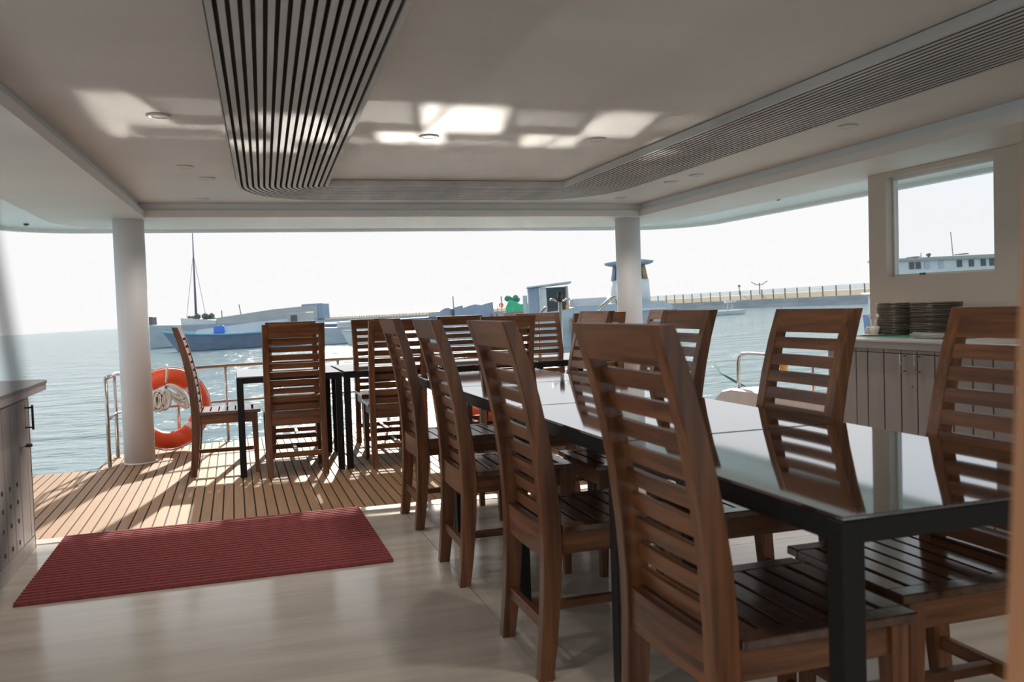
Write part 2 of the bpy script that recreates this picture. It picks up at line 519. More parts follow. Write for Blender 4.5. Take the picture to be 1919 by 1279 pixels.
# ---- starboard wall with window
WX = 4.08
def wall_with_hole():
    bm = bmesh.new()
    y0, y1, z0, z1 = -2.4, 4.90, 0.0, SOF - 0.001
    hy0, hy1, hz0, hz1 = 3.885, 4.738, 1.242, 1.886
    for (a, b, c, d) in ((y0, hy0, z0, z1), (hy1, y1, z0, z1), (hy0, hy1, z0, hz0), (hy0, hy1, hz1, z1)):
        add_box(bm, WX, WX + 0.09, a, b, c, d)
    bmesh.ops.remove_doubles(bm, verts=bm.verts, dist=1e-5)
    return finish(bm, 'wall_right')
struct(obj('wall_right', wall_with_hole(), wall_paint), 'cream side wall with a square window')
wr = struct(bpy.data.objects.new('window_1', None), 'square fixed window in the cream side wall')
COL.objects.link(wr)
obj('pane', box(WX + 0.070, WX + 0.078, 3.875, 4.745, 1.235, 1.893), gm, wr)
fb = bmesh.new()
for (a, b, c, d) in ((3.885, 3.905, 1.242, 1.886), (4.722, 4.738, 1.242, 1.886), (3.905, 4.722, 1.242, 1.256), (3.905, 4.722, 1.866, 1.886)):
    add_box(fb, WX + 0.055, WX + 0.088, a, b, c, d)
obj('window_frame', finish(fb, 'window_frame'), white_paint, wr)
obj('lock_tab', box(WX + 0.045, WX + 0.06, 4.46, 4.50, 1.247, 1.258), dark_steel, wr)

# ---- columns
def column(x, y, label):
    t = thing('round_column', label, 'column')
    t.location = (x, y, DECK)
    obj('shaft', lathe([(0.117, 0.0), (0.117, SOF - DECK - 0.0005)], 40, 'shaft'), col_paint, t)
    obj('base_bead', lathe([(0.121, 0.0), (0.121, 0.006), (0.117, 0.012)], 40, 'base_bead'), white_paint, t)
    t['kind'] = 'thing'
column(-0.765, 7.63, 'white round roof column standing beside the life ring at the left rail')
column(3.585, 7.60, 'white round roof column standing at the far right behind the dining chairs')

# ================================================================== CABINETS
def board_front(root, x, ys, z0, z1, m, out):
    """vertical tongue boards on a face x=const; out = -1/+1 side the face looks to"""
    for a, b in zip(ys, ys[1:]):
        obj('board', box(x, x + out * 0.012, a + 0.0045, b - 0.0045, z0, z1, 0.002, 'board'), m, root)
def d_handle(root, x, y, z0, z1, m, out, r=0.005):
    h = obj('handle', tube([(x + out * 0.035, y, z0 - 0.012), (x + out * 0.035, y, z1 + 0.012)], r, 8), m, root)
    for z in (z0, z1):
        obj('handle_standoff', tube([(x, y, z), (x + out * 0.035, y, z)], r * 0.75, 6), m, h)
    return h
# starboard sideboard
sb = thing('sideboard', 'long grey panelled sideboard under the window, with pale counter top', 'cabinet', (0, 0, 0))
CX, CT = 3.33, 0.887
obj('carcass', box(CX + 0.014, WX - 0.001, 1.2, 4.37, 0.0, CT - 0.045), groove_mat, sb)
obj('counter_top', box(CX - 0.02, WX - 0.001, 1.15, 4.40, CT - 0.012, CT, 0.002), counter_top, sb)
obj('counter_edge', box(CX - 0.018, WX - 0.001, 1.15, 4.398, CT - 0.048, CT - 0.0125), counter_edge, sb)
ys = [4.37, 4.25, 4.124]
edges_y = [4.37, 4.248, 4.124, 4.030, 3.902, 3.775, 3.660]
k = 3.660
while k > 1.3:
    k -= 0.118
    edges_y.append(k)
edges_y = sorted(edges_y)
board_front(sb, CX + 0.014, edges_y, 0.02, 0.815, cab_paint, -1)
for a, b in zip(edges_y, edges_y[1:]):
    obj('top_board', box(CX + 0.014, CX + 0.002, a + 0.003, b - 0.003, 0.819, CT - 0.05, 0.002), cab_paint, sb)
obj('end_panel', box(CX + 0.016, WX - 0.002, 4.371, 4.383, 0.0, CT - 0.049), cab_paint, sb)
d_handle(sb, CX + 0.002, 3.740, 0.728, 0.806, brushed, -1)
d_handle(sb, CX + 0.002, 3.640, 0.728, 0.806, brushed, -1)
lk = obj('lock', lathe([(0.009, 0), (0.009, 0.006), (0.007, 0.008)], 14), brushed, sb)
lk.location = (CX + 0.002, 3.70, 0.649)
lk.rotation_euler = (0, -PI / 2, 0)

# port bar cabinet
bar = thing('bar_cabinet', 'off-white panelled bar cabinet with dark stone top at the left edge', 'cabinet')
BX = -0.99
obj('carcass', box(BX - 0.55, BX - 0.014, 0.6, 4.88, 0.02, 0.805), groove_mat, bar)
bm = bmesh.new()
ctop = [(BX - 0.60, 0.55), (BX + 0.12, 0.55), (BX + 0.12, 4.60)]
for k in range(7):
    a = (PI / 2) * k / 6
    ctop.append((BX + 0.02 + 0.10 * math.cos(a), 4.70 + 0.13 * math.sin(a)))
ctop += [(BX - 0.60, 4.86)]
bm.free()
obj('stone_top', plate_poly(ctop, [], 0.838, 0.850), stone_top, bar)
obj('top_edge', plate_poly([(a - 0.004, b - 0.004) for a, b in ctop], [], 0.806, 0.8375), cab_white, bar)
be = [0.6]
for v in [4.90, 4.815, 4.645, 4.505, 4.355]:
    be.append(v)
k = 4.355
while k > 0.75:
    k -= 0.145
    be.append(k)
be = sorted(be)
board_front(bar, BX - 0.014, be, 0.07, 0.752, cab_white, 1)
for a, b in zip(be, be[1:]):
    obj('top_board', box(BX - 0.014, BX - 0.002, a + 0.002, b - 0.002, 0.757, 0.805, 0.002), cab_white, bar)
obj('end_panel', box(BX - 0.56, BX - 0.002, 4.881, 4.90, 0.0, 0.805), cab_white, bar)
obj('plinth', box(BX - 0.55, BX - 0.002, 0.6, 4.895, 0.0, 0.066, 0.002), cab_white, bar)
d_handle(bar, BX - 0.002, 4.80, 0.618, 0.715, dark_steel, 1, 0.0055)
ltc = obj('latch', box(BX - 0.002, BX + 0.012, 4.66, 4.74, 0.528, 0.545, 0.002), brushed, bar)
obj('latch_knob', tube([(BX + 0.012, 4.745, 0.537), (BX + 0.035, 4.745, 0.537)], 0.009, 8), dark_steel, ltc)
hm = lathe([(0.011, 0.0), (0.011, 0.004), (0.007, 0.004)], 12, 'vent_hole')
for (y, zs) in ((4.57, (0.38, 0.298, 0.21, 0.108)), (4.43, (0.385, 0.305, 0.218, 0.113)), (4.29, (0.39, 0.31, 0.222, 0.117))):
    for z in zs:
        h = obj('vent_hole', hm, dark_steel, bar)
        h.location = (BX - 0.002, y, z)
        h.rotation_euler = (0, PI / 2, 0)

# ================================================================== TABLES
def make_table(name, label, group, wx, wy, top, leg_in=0.0):
    t = thing(name, label, 'table', group=group)
    L = 0.046
    hx, hy = wx / 2, wy / 2
    zt = top - 0.008
    obj('glass_top', box(-hx + 0.004, hx - 0.004, -hy + 0.004, hy - 0.004, zt, top, 0.002), glass_black, t)
    leg = box(-L / 2, L / 2, -L / 2, L / 2, 0.0, zt - 0.0005, 0.002, 'leg')
    for sx_ in (-1, 1):
        for sy_ in (-1, 1):
            l = obj('leg', leg, metal_black, t)
            l.location = (sx_ * (hx - L / 2), sy_ * (hy - L / 2), 0)
    ax = box(-hx + L, hx - L, -0.018, 0.018, zt - 0.042, zt - 0.0005, 0.002, 'apron')
    ay = box(-0.018, 0.018, -hy + L, hy - L, zt - 0.042, zt - 0.0005, 0.002, 'apron')
    for s in (-1, 1):
        a = obj('apron', ax, metal_black, t)
        a.location = (0, s * (hy - L / 2), 0)
        b = obj('apron', ay, metal_black, t)
        b.location = (s * (hx - L / 2), 0, 0)
    return t
TX, TW, T0, TL_ = 1.3675, 0.763, 1.258, 0.957
GT = 'black glass dining tables pushed end to end in the cabin'
lab = ['black glass table nearest the camera, at the near end of the indoor row',
       'second black glass table of the indoor row, counted from the camera',
       'third black glass table of the indoor row, counted from the camera',
       'black glass table at the far end of the indoor row, by the threshold']
tb = make_table('dining_table', lab[0], GT, TW, TL_ - 0.006, 0.75)
tb.location = (TX, T0 + TL_ / 2, 0)
for k in range(1, 4):
    dup(tb, (TX, T0 + TL_ * (k + 0.5), 0), 0, lab[k])
GD = 'black glass tables in a row across the aft deck'
lab = ['leftmost black glass table on the teak deck, near the life ring',
       'second black glass table from the left on the teak deck',
       'third black glass table from the left on the teak deck',
       'rightmost black glass table on the teak deck']
DTX, DTY, DTW, DTD = 0.0, 6.53, 0.745, 0.92
td = make_table('deck_table', lab[0], GD, DTW - 0.004, DTD, 0.722)
td.location = (DTX + DTW / 2, DTY + DTD / 2, DECK)
for k in range(1, 4):
    dup(td, (DTX + (DTW + 0.012) * k + DTW / 2, DTY + DTD / 2, DECK), 0, lab[k])

# ================================================================== CHAIRS  (local: front = +y, rear feet on y = 0)
ZS = [0.0, 0.12, 0.25, 0.40, 0.50, 0.62, 0.74, 0.86, 0.98, 1.09]
YB = [-0.008, 0.004, 0.013, 0.018, 0.016, 0.008, -0.006, -0.027, -0.055, -0.088]
DP = [0.046, 0.051, 0.056, 0.061, 0.060, 0.057, 0.053, 0.049, 0.045, 0.041]
def lerp_t(z, arr):
    for i in range(len(ZS) - 1):
        if ZS[i] <= z <= ZS[i + 1]:
            f = (z - ZS[i]) / (ZS[i + 1] - ZS[i])
            return arr[i] + (arr[i + 1] - arr[i]) * f
    return arr[-1]
CW = 0.43
PW = 0.043
def post_mesh():
    secs = []
    for z, yb, d in zip(ZS, YB, DP):
        c = 0.003
        x0, x1, y0, y1 = -PW / 2, PW / 2, yb, yb + d
        secs.append([Vector(p) for p in ((x0 + c, y0, z), (x1 - c, y0, z), (x1, y0 + c, z), (x1, y1 - c, z), (x1 - c, y1, z), (x0 + c, y1, z), (x0, y1 - c, z), (x0, y0 + c, z))])
    return loft(secs, 'rear_post')
def back_bar(z0, z1, thick, bow, name, rear=False):
    """bar between the posts, bowed back a little, following the lean of the posts"""
    hw = CW / 2 - PW + 0.004
    secs = []
    n = 6
    for i in range(n + 1):
        x = -hw + 2 * hw * i / n
        b = -bow * (1 - (x / hw) ** 2)
        ring = []
        for z, s in ((z0, 0), (z1, 0), (z1, 1), (z0, 1)):
            yc = lerp_t(z, YB) + lerp_t(z, DP) - thick / 2 - 0.004
            if rear:
                yc = lerp_t(z, YB) + thick / 2 + 0.010
            ring.append(Vector((x, yc + b + (thick / 2 if s else -thick / 2), z)))
        secs.append(ring)
    return loft(secs, name)
def make_chair(label, group):
    t = thing('dining_chair', label, 'chair', group=group)
    pm = post_mesh()
    for s in (-1, 1):
        o = obj('rear_post', pm, wood_z, t)
        o.location = (s * (CW / 2 - PW / 2), 0, 0)
    # top rail: as deep as the posts
    hw = CW / 2 - PW + 0.0005
    secs = []
    for z in (1.008, 1.03, 1.06, 1.0899):
        yb, d = lerp_t(z, YB), lerp_t(z, DP)
        secs.append([Vector((-hw, yb + 0.001, z)), Vector((hw, yb + 0.001, z)), Vector((hw, yb + d - 0.002, z)), Vector((-hw, yb + d - 0.002, z))])
    obj('top_rail', loft(secs, 'top_rail'), wood_x, t)
    for k in range(9):
        zt = 0.989 - 0.0598 * k
        obj('back_slat', back_bar(zt - 0.039, zt, 0.017, 0.006, 'back_slat'), wood_x, t)
    obj('rear_rail', back_bar(0.366, 0.463, 0.024, 0.005, 'rear_rail', True), wood_x, t)
    # seat
    SZ, ST = 0.467, 0.022
    sd = 0.500
    hw = CW / 2 + 0.005
    bm = bmesh.new()
    for s in (-1, 1):
        add_box(bm, min(s * hw, s * (hw - 0.05)), max(s * hw, s * (hw - 0.05)), 0.08, sd, SZ - ST, SZ, 0.003)
        add_box(bm, min(s * (hw - 0.052), s * 0.0), max(s * (hw - 0.052), s * 0.0), 0.046, 0.082, SZ - ST, SZ - 0.0005)
    obj('seat_frame', finish(bm, 'seat_frame'), wood_seat, t)
    nsl, ya, yb2 = 7, 0.086, sd
    pitch = (yb2 - ya) / nsl
    sm = box(-hw + 0.0502, hw - 0.0502, 0, pitch - 0.009, SZ - ST, SZ - 0.0008, 0.002, 'seat_slat')
    for k in range(nsl):
        o = obj('seat_slat', sm, wood_seat, t)
        o.location = (0, ya + pitch * k + (0.009 if k == nsl - 1 else 0.0045), 0)
    ap = box(-0.011, 0.011, 0.06, 0.44, 0.378, SZ - ST - 0.0005, 0.002, 'side_apron')
    for s in (-1, 1):
        o = obj('side_apron', ap, wood_y, t)
        o.location = (s * (CW / 2 - 0.022), 0, 0)
    obj('front_apron', box(-CW / 2 + 0.04, CW / 2 - 0.04, 0.448, 0.470, 0.378, SZ - ST - 0.0005, 0.002), wood_x, t)
    secs = []
    for z, w in ((0.0, 0.028), (0.36, 0.042), (SZ - ST - 0.0008, 0.042)):
        secs.append([Vector((-w / 2, 0.478 - w, z)), Vector((w / 2, 0.478 - w, z)), Vector((w / 2, 0.478, z)), Vector((-w / 2, 0.478, z))])
    lm = loft(secs, 'front_leg')
    for s in (-1, 1):
        o = obj('front_leg', lm, wood_z, t)
        o.location = (s * (CW / 2 - 0.022), 0, 0)
    obj('rear_stretcher', box(-CW / 2 + PW - 0.002, CW / 2 - PW + 0.002, 0.022, 0.044, 0.135, 0.172, 0.002), wood_x, t)
    obj('front_stretcher', box(-CW / 2 + 0.038, CW / 2 - 0.038, 0.443, 0.465, 0.135, 0.172, 0.002), wood_x, t)
    obj('center_stretcher', box(-0.013, 0.013, 0.045, 0.442, 0.140, 0.168, 0.002), wood_y, t)
    return t
GI = 'varnished slat-back chairs along the indoor tables'
GA = 'varnished slat-back chairs around the deck tables'
chairs = [
    # indoors, left row (facing +x)
    (0.838, 1.695, 0, -PI / 2, 'brown slat-back chair nearest the camera, left side of the indoor tables, back towards us', GI),
    (0.838, 2.67, 0, -PI / 2, 'second brown slat-back chair from the camera along the left side of the indoor tables', GI),
    (0.838, 3.635, 0, -PI / 2, 'third brown slat-back chair from the camera along the left side of the indoor tables', GI),
    (0.850, 4.62, 0, -PI / 2, 'farthest brown slat-back chair on the left of the indoor tables, at the threshold', GI),
    # indoors, right row (facing -x)
    (1.885, 1.78, 0, PI / 2, 'brown slat-back chair nearest the camera, right side of the indoor tables, cut by frame', GI),
    (1.885, 2.615, 0, PI / 2, 'brown slat-back chair in front of the grey sideboard, second along the right side', GI),
    (1.885, 3.52, 0, PI / 2, 'brown slat-back chair third along the right side of the indoor tables', GI),
    (1.885, 4.57, 0, PI / 2, 'farthest slat-back chair on the right of the indoor tables, its front catching pale light', GI),
    # deck, near side (facing +y)
    (0.400, 6.42, DECK, 0, 'slat-back chair with its back to us at the leftmost deck table', GA),
    (1.150, 6.46, DECK, 0, 'slat-back chair with its back to us at the second deck table from the left', GA),
    (1.985, 6.42, DECK, 0, 'slat-back chair with its back to us at the third deck table from the left', GA),
    (2.74, 6.42, DECK, 0, 'slat-back chair with its back to us at the rightmost deck table', GA),
    # deck, far side (facing -y)
    (0.475, 7.86, DECK, PI, 'slat-back chair facing us across the leftmost deck table', GA),
    (1.21, 7.82, DECK, PI, 'slat-back chair facing us across the second deck table from the left', GA),
    (1.985, 7.80, DECK, PI, 'slat-back chair facing us across the third deck table from the left', GA),
    (2.745, 7.80, DECK, PI, 'slat-back chair facing us across the rightmost deck table', GA),
    # ends
    (-0.335, 6.94, DECK, -PI / 2, 'slat-back chair seen from the side at the left end of the deck tables', GA),
    (3.475, 6.84, DECK, PI / 2, 'slat-back chair at the right end of the deck tables beside the white column', GA),
]
c0 = chairs[0]
ch = make_chair(c0[4], c0[5])
for i, (x, y, z, rz, lb, gp) in enumerate(chairs):
    if i == 0:
        ch.location = (x, y, z)
        ch.rotation_euler = (0, 0, rz)
    else:
        d = dup(ch, (x, y, z), rz + random.uniform(-0.02, 0.02), lb)
        d['group'] = gp

# ================================================================== RED MAT
bm = bmesh.new()
ribs, x0, x1, y0, y1 = 27, -0.885, 0.64, 3.90, 5.045
prof = []
for k in range(ribs):
    a = y0 + (y1 - y0) * k / ribs
    p = (y1 - y0) / ribs
    prof += [(a, 0.004), (a + p * 0.25, 0.015), (a + p * 0.75, 0.015)]
prof.append((y1, 0.005))
ring0 = [Vector((x0, y0, 0.0005))] + [Vector((x0, a, z)) for a, z in prof] + [Vector((x0, y1, 0.0045))]
ring1 = [Vector((x1, p.y, p.z)) for p in ring0]
add_loft(bm, [ring0, ring1])
bmesh.ops.recalc_face_normals(bm, faces=bm.faces)
md = obj('ribbed_mat', finish(bm, 'ribbed_mat'), mat_red, loc=(0, 0, 0.0))
tag(md, 'dark red ribbed doormat lying on the cabin floor at the threshold', 'doormat')

# ================================================================== RAILS
def railing():
    t = thing('stern_railing', 'stainless tube railing round the aft deck', 'railing')
    pts = [(-0.97, 7.478), (-0.97, 8.03), (-0.90, 8.14), (-0.42, 8.36), (-0.09, 8.50), (0.40, 8.59), (0.97, 8.66), (1.43, 8.69), (1.9, 8.66), (2.6, 8.56), (2.90, 8.49)]
    for name, z, r in (('top_rail', 0.672, 0.0165), ('mid_rail', 0.345, 0.012)):
        pp = [(a, b, z) for a, b in pts]
        obj(name, tube(pp, r, 10), steel, t)
    posts = [(-0.97, 7.478), (-0.97, 8.00), (-0.50, 8.325), (-0.09, 8.50), (0.95, 8.655), (1.43, 8.69), (1.70, 8.672), (2.32, 8.60), (2.90, 8.49)]
    fm = lathe([(0.038, 0.0), (0.038, 0.004), (0.02, 0.008)], 16, 'foot_flange')
    for a, b in posts:
        p = obj('post', tube([(0, 0, 0), (0, 0, 0.672 - DECK)], 0.0145, 10), steel, t)
        p.location = (a, b, DECK)
        obj('foot_flange', fm, steel, p)
    e = obj('corner_ball', lathe([(0.002, -0.017), (0.012, -0.012), (0.0168, 0), (0.012, 0.012), (0.002, 0.017)], 12), steel, t)
    e.location = (-0.97, 7.478, 0.672)
railing()
# boarding pole and handrails on the stern
bp = thing('boarding_pole', 'slim weathered steel pole with wing handles on the stern rail', 'pole', (3.21, 8.47, DECK))
obj('shaft', tube([(0, 0, 0), (0, 0, 1.28)], 0.021, 10), steel, bp)
obj('cap', tube([(0, 0, 1.2), (0, 0, 1.29)], 0.026, 10), dark_steel, bp)
for s in (-1, 1):
    obj('wing_handle', tube([(0, 0, 1.20), (s * 0.05, 0, 1.20), (s * 0.065, 0, 1.215), (s * 0.11, 0, 1.215)], [0.008, 0.008, 0.012, 0.012], 6), steel, bp)
hr = thing('boarding_handrail', 'bent chrome boarding handrail in front of the white column', 'handrail', (0, 0, 0))
obj('tube', tube([(3.50, 8.25, 0.62), (3.50, 8.27, 1.02), (3.61, 8.28, 1.11), (3.70, 8.29, 1.175), (3.735, 8.29, 1.19), (3.765, 8.29, 1.17), (3.78, 8.29, 1.10), (3.79, 8.29, DECK)], 0.019, 10), steel, hr)
obj('foot', tube([(3.50, 8.25, DECK), (3.50, 8.25, 0.62)], 0.019, 10), steel, hr)
hr2 = thing('boarding_handrail', 'short chrome handrail end showing between the deck chairs and pole', 'handrail', (0, 0, 0))
obj('tube', tube([(2.985, 8.5, DECK), (2.985, 8.5, 1.03), (3.06, 8.5, 1.10), (3.08, 8.5, 1.10)], 0.019, 10), steel, hr2)

# starboard bulwark, rail and line
bw = thing('side_bulwark', 'pale grey rounded bulwark beside the side gangway', 'bulwark', (0, 0, 0))
secs = []
for y, z in ((7.55, 0.02), (7.50, 0.10), (7.40, 0.20), (7.28, 0.275), (7.12, 0.305), (6.9, 0.308), (6.4, 0.308), (4.92, 0.308)):
    secs.append([Vector((4.36, y, DECK)), Vector((4.66, y, DECK)), Vector((4.66, y, z - 0.015)), Vector((4.64, y, z)), Vector((4.38, y, z)), Vector((4.36, y, z - 0.015))])
obj('wall', loft(secs, 'wall'), cab_white, bw)
sr = thing('side_handrail', 'curved stainless handrail standing on the side bulwark', 'handrail', (0, 0, 0))
obj('tube', tube([(4.42, 7.08, 0.309), (4.42, 7.08, 0.54), (4.42, 7.06, 0.60), (4.42, 7.0, 0.630), (4.42, 6.9, 0.637), (4.42, 5.2, 0.637)], 0.0165, 10), steel, sr)
obj('post', tube([(4.42, 5.98, 0.309), (4.42, 5.98, 0.637)], 0.014, 8), steel, sr)
ob = thing('rail_float', 'small amber float tied under the side handrail', 'float', (4.45, 6.42, 0.545))
obj('body', lathe([(0.01, -0.05), (0.03, -0.04), (0.036, 0.0), (0.03, 0.04), (0.01, 0.05)], 14), yellow, ob)
obj('tie', tube([(0, 0, 0.05), (-0.03, 0, 0.0955)], 0.004, 6), rope_white, ob)
for i, yy in enumerate((6.43, 6.30)):
    pass
gl = thing('mooring_line', 'green mooring rope slanting over the side bulwark', 'rope', (0, 0, 0))
for dx in (0.0, 0.03):
    obj('strand', tube([(4.50 + dx, 7.15, 0.312), tuple(CAM + px_ray(1350 + 60 * dx, 700) * 8.6), tuple(CAM + px_ray(1333 + 60 * dx, 675) * 9.4), tuple(CAM + px_ray(1292, 615) * 13.0), tuple(CAM + px_ray(1280, 604) * 20.0), tuple(CAM + px_ray(1276, 602) * 60.0)], 0.006, 6), rope_green, gl)

# ================================================================== LIFE RINGS
def life_ring(c, label, rot=0.0):
    t = thing('life_ring', label, 'life ring', (c[0], c[1], c[2] - 0.35))
    t.rotation_euler = (0, 0, rot)
    R_, r_ = 0.276, 0.074
    ring = [(R_ * math.cos(2 * PI * k / 40), 0, 0.35 + R_ * math.sin(2 * PI * k / 40)) for k in range(40)]
    obj('body', tube(ring, r_, 16, True), orange, t)
    for q in range(4):
        a0 = PI / 4 + q * PI / 2
        arc = [(R_ * math.cos(a0 + d), 0, 0.35 + R_ * math.sin(a0 + d)) for d in (-0.10, -0.05, 0, 0.05, 0.10)]
        obj('band', tube(arc, r_ + 0.002, 16), band_grey, t)
    pts = []
    for q in range(4):
        a0 = PI / 4 + q * PI / 2
        for j in range(8):
            f = j / 8
            a = a0 + f * PI / 2
            rr = R_ + r_ + 0.004 + 0.006 * math.sin(PI * f)
            pts.append((rr * math.cos(a), -0.01, 0.35 + rr * math.sin(a)))
    obj('grab_line', tube(pts, 0.006, 6, True), rope_white, t)
    return t
life_ring((-0.56, 8.13, 0.345), 'orange life ring with white rope, hung on the rail beside the left column', 0.40)
life_ring((2.345, 8.465, 0.325), 'orange life ring on the stern rail, half hidden behind the dining chairs')
rc = thing('rope_coil', 'white rope coil hanging from the life ring beside the left column', 'rope', (-0.58, 8.01, 0.70))
for k in range(9):
    cx = -0.10 + 0.012 * k
    h = 0.10 + 0.006 * (k % 3)
    pts = [(cx + 0.035 * math.cos(2 * PI * j / 12) + 0.01 * math.sin(k), -0.012 * (k % 3), -0.26 - 0.02 * (k % 2) + h * 0.7 * math.sin(2 * PI * j / 12)) for j in range(12)]
    obj('loop', tube(pts, 0.0115, 6, True), rope_white, rc)
for k in range(4):
    L_ = 0.15 + 0.035 * k
    a = 0.55 + 0.10 * k
    ox, oz = 0.01, -0.15
    pts = []
    for j in range(14):
        f = 2 * PI * j / 14
        u, w = L_ * (0.5 - 0.5 * math.cos(f)), 0.035 * math.sin(f)
        pts.append((ox + u * math.cos(-a) - w * math.sin(-a), -0.015 * (k % 2), oz + u * math.sin(-a) + w * math.cos(-a)))
    obj('loop', tube(pts, 0.0115, 6, True), rope_white, rc)
obj('wrap', tube([(0.01, -0.0, -0.12), (0.02, -0.02, -0.06), (0.025, -0.02, 0.0), (0.02, 0.02, 0.03)], 0.01, 6), rope_white, rc)

# ================================================================== DOWNLIGHTS
dl_ring = lathe([(0.033, 0.0), (0.052, 0.0), (0.052, -0.004), (0.047, -0.008), (0.036, -0.006), (0.033, -0.002)], 24, 'trim_ring')
dl_lens = lathe([(0.034, 0.0), (0.034, -0.003), (0.02, -0.0045)], 24, 'lens')
dl = [(-0.276, 4.204, 'round recessed downlight left of the slat band, touching the sun patch'),
      (-0.236, 5.603, 'round recessed downlight left of the slat band, second from the camera'),
      (-0.125, 6.064, 'round recessed downlight left of the slat band, close to its far corner'),
      (-0.185, 7.137, 'round recessed downlight above the left column corner of the ceiling'),
      (1.009, 4.500, 'lit round downlight near the middle of the ceiling'),
      (1.934, 4.462, 'unlit round downlight in the middle ceiling panel, towards the right slat band'),
      (3.213, 6.923, 'round recessed downlight above the right column corner of the ceiling'),
      (3.209, 5.632, 'round recessed downlight right of the slat band, second from the camera'),
      (3.187, 5.977, 'round recessed downlight right of the slat band, third from the camera'),
      (3.149, 3.928, 'round recessed downlight right of the slat band, nearest the camera')]
def downlight_fill_lamp(x, y, parent=None):  # spot added under every fitting, unlit ones too, to brighten the cabin
    ld = bpy.data.lights.new('downlight_fill_lamp', 'SPOT')
    ld.energy = LAMP_W
    ld.color = (1.0, 0.91, 0.80)
    ld.spot_size = math.radians(125)
    ld.spot_blend = 0.7
    ld.shadow_soft_size = 0.03
    lo_ = bpy.data.objects.new('downlight_fill_lamp', ld)
    COL.objects.link(lo_)
    if parent:
        lo_.parent = parent
        lo_.location = (0, 0, -0.012)
    else:
        lo_.location = (x, y, CEIL - 0.012)
# unseen fittings added over and behind the camera to brighten the cabin
for (x, y, lb) in ((1.0, 2.2, 'added fill downlight above the nearest indoor table, over the top of the picture'),
                   (-0.35, 1.6, 'added fill downlight above the open cabin floor, over the top of the picture'),
                   (1.93, 0.2, 'added fill downlight to the right of the camera, out of the picture'),
                   (3.13, 1.6, 'added fill downlight above the sideboard, over the top of the picture'),
                   (-0.4, -0.8, 'added fill downlight behind the camera, out of the picture')):
    t = thing('downlight', lb, 'downlight', (x, y, CEIL - 0.0005), 0, 'round ceiling downlights')
    obj('trim_ring', dl_ring, white_paint, t)
    obj('lens', dl_lens, lens, t)
    downlight_fill_lamp(x, y, t)
for i, (x, y, lb) in enumerate(dl):
    t = thing('downlight', lb, 'downlight', (x, y, CEIL - 0.0005), 0, 'round ceiling downlights')
    obj('trim_ring', dl_ring, white_paint, t)
    lm2 = dl_lens.copy() if i == 4 else dl_lens
    if i == 4:
        lm2.materials.clear()
    obj('lens', lm2, lens_on if i == 4 else lens, t)
    downlight_fill_lamp(x, y, t)
for x, y, lb in ((-1.596, 8.157, 'small dark nozzle under the roof rim, upper left'), (4.323, 6.268, 'small dark nozzle under the roof rim, upper right')):
    o = obj('ceiling_nozzle', lathe([(0.022, 0), (0.022, -0.005), (0.014, -0.012), (0.006, -0.016)], 16, 'ceiling_nozzle'), nozzle_mat, loc=(x, y, 1.945))
    tag(o, lb, 'nozzle', 'small nozzles under the roof rim')

# ================================================================== THINGS ON THE SIDEBOARD
pmat = obj('place_mat', box(3.53, 3.97, 3.62, 4.36, CT + 0.0002, CT + 0.003), teal_cloth)
tag(pmat, 'teal cloth mat under the plate stacks on the sideboard', 'mat')
plate_me = lathe([(0.055, 0.0), (0.060, 0.0), (0.102, 0.0045), (0.127, 0.0015), (0.1295, 0.003), (0.1295, 0.0078), (0.125, 0.0094), (0.075, 0.0045), (0.055, 0.004)], 36, 'plate')
plate_me.materials.append(plate_mat)
plate_me.materials.append(plate_rim)
for p in plate_me.polygons:
    r = math.hypot(p.center.x, p.center.y)
    if r > 0.1265:
        p.material_index = 1
plate_big = plate_me.copy()
for v_ in plate_me.vertices:
    v_.co.x *= 0.84
    v_.co.y *= 0.84
for v_ in plate_big.vertices:
    v_.co.x *= 1.05
    v_.co.y *= 1.05
STEP = 0.0094
for (x, y, nn, lb, lbt, gp) in ((3.735, 4.265, 20, 'dark glazed plate in the left plate stack, beside the white cup', 'topmost dark plate of the left stack on the sideboard', 'dark plates in the left stack'),
                                (3.765, 3.985, 20, 'dark glazed plate in the right plate stack, by the clear plastic box', 'topmost dark plate of the right stack on the sideboard', 'dark plates in the right stack')):
    for k in range(nn):
        o = obj('dinner_plate', plate_me if x < 3.75 else plate_big, None, loc=(x + random.uniform(-0.003, 0.003), y + random.uniform(-0.003, 0.003), CT + 0.0032 + STEP * k))
        tag(o, lbt if k == nn - 1 else lb, 'plate', gp)
cup_t = thing('coffee_cup', 'white china cup with spoons beside the left plate stack', 'cup', (3.60, 4.30, CT + 0.0002))
obj('body', lathe([(0.022, 0.0), (0.024, 0.004), (0.034, 0.02), (0.039, 0.052), (0.036, 0.052), (0.031, 0.02), (0.018, 0.008)], 24), china, cup_t)
obj('handle', tube([(-0.036, -0.004, 0.042), (-0.052, -0.008, 0.044), (-0.062, -0.01, 0.030), (-0.052, -0.008, 0.014), (-0.034, -0.004, 0.016)], 0.004, 6), china, cup_t)
sau = obj('saucer', lathe([(0.03, 0.0), (0.066, 0.008), (0.066, 0.0105), (0.028, 0.004)], 28, 'saucer'), china, loc=(3.60, 4.30, CT + 0.0001))
cup_t.location.z = CT + 0.0045
tag(sau, 'white saucer under the white cup on the sideboard', 'saucer')
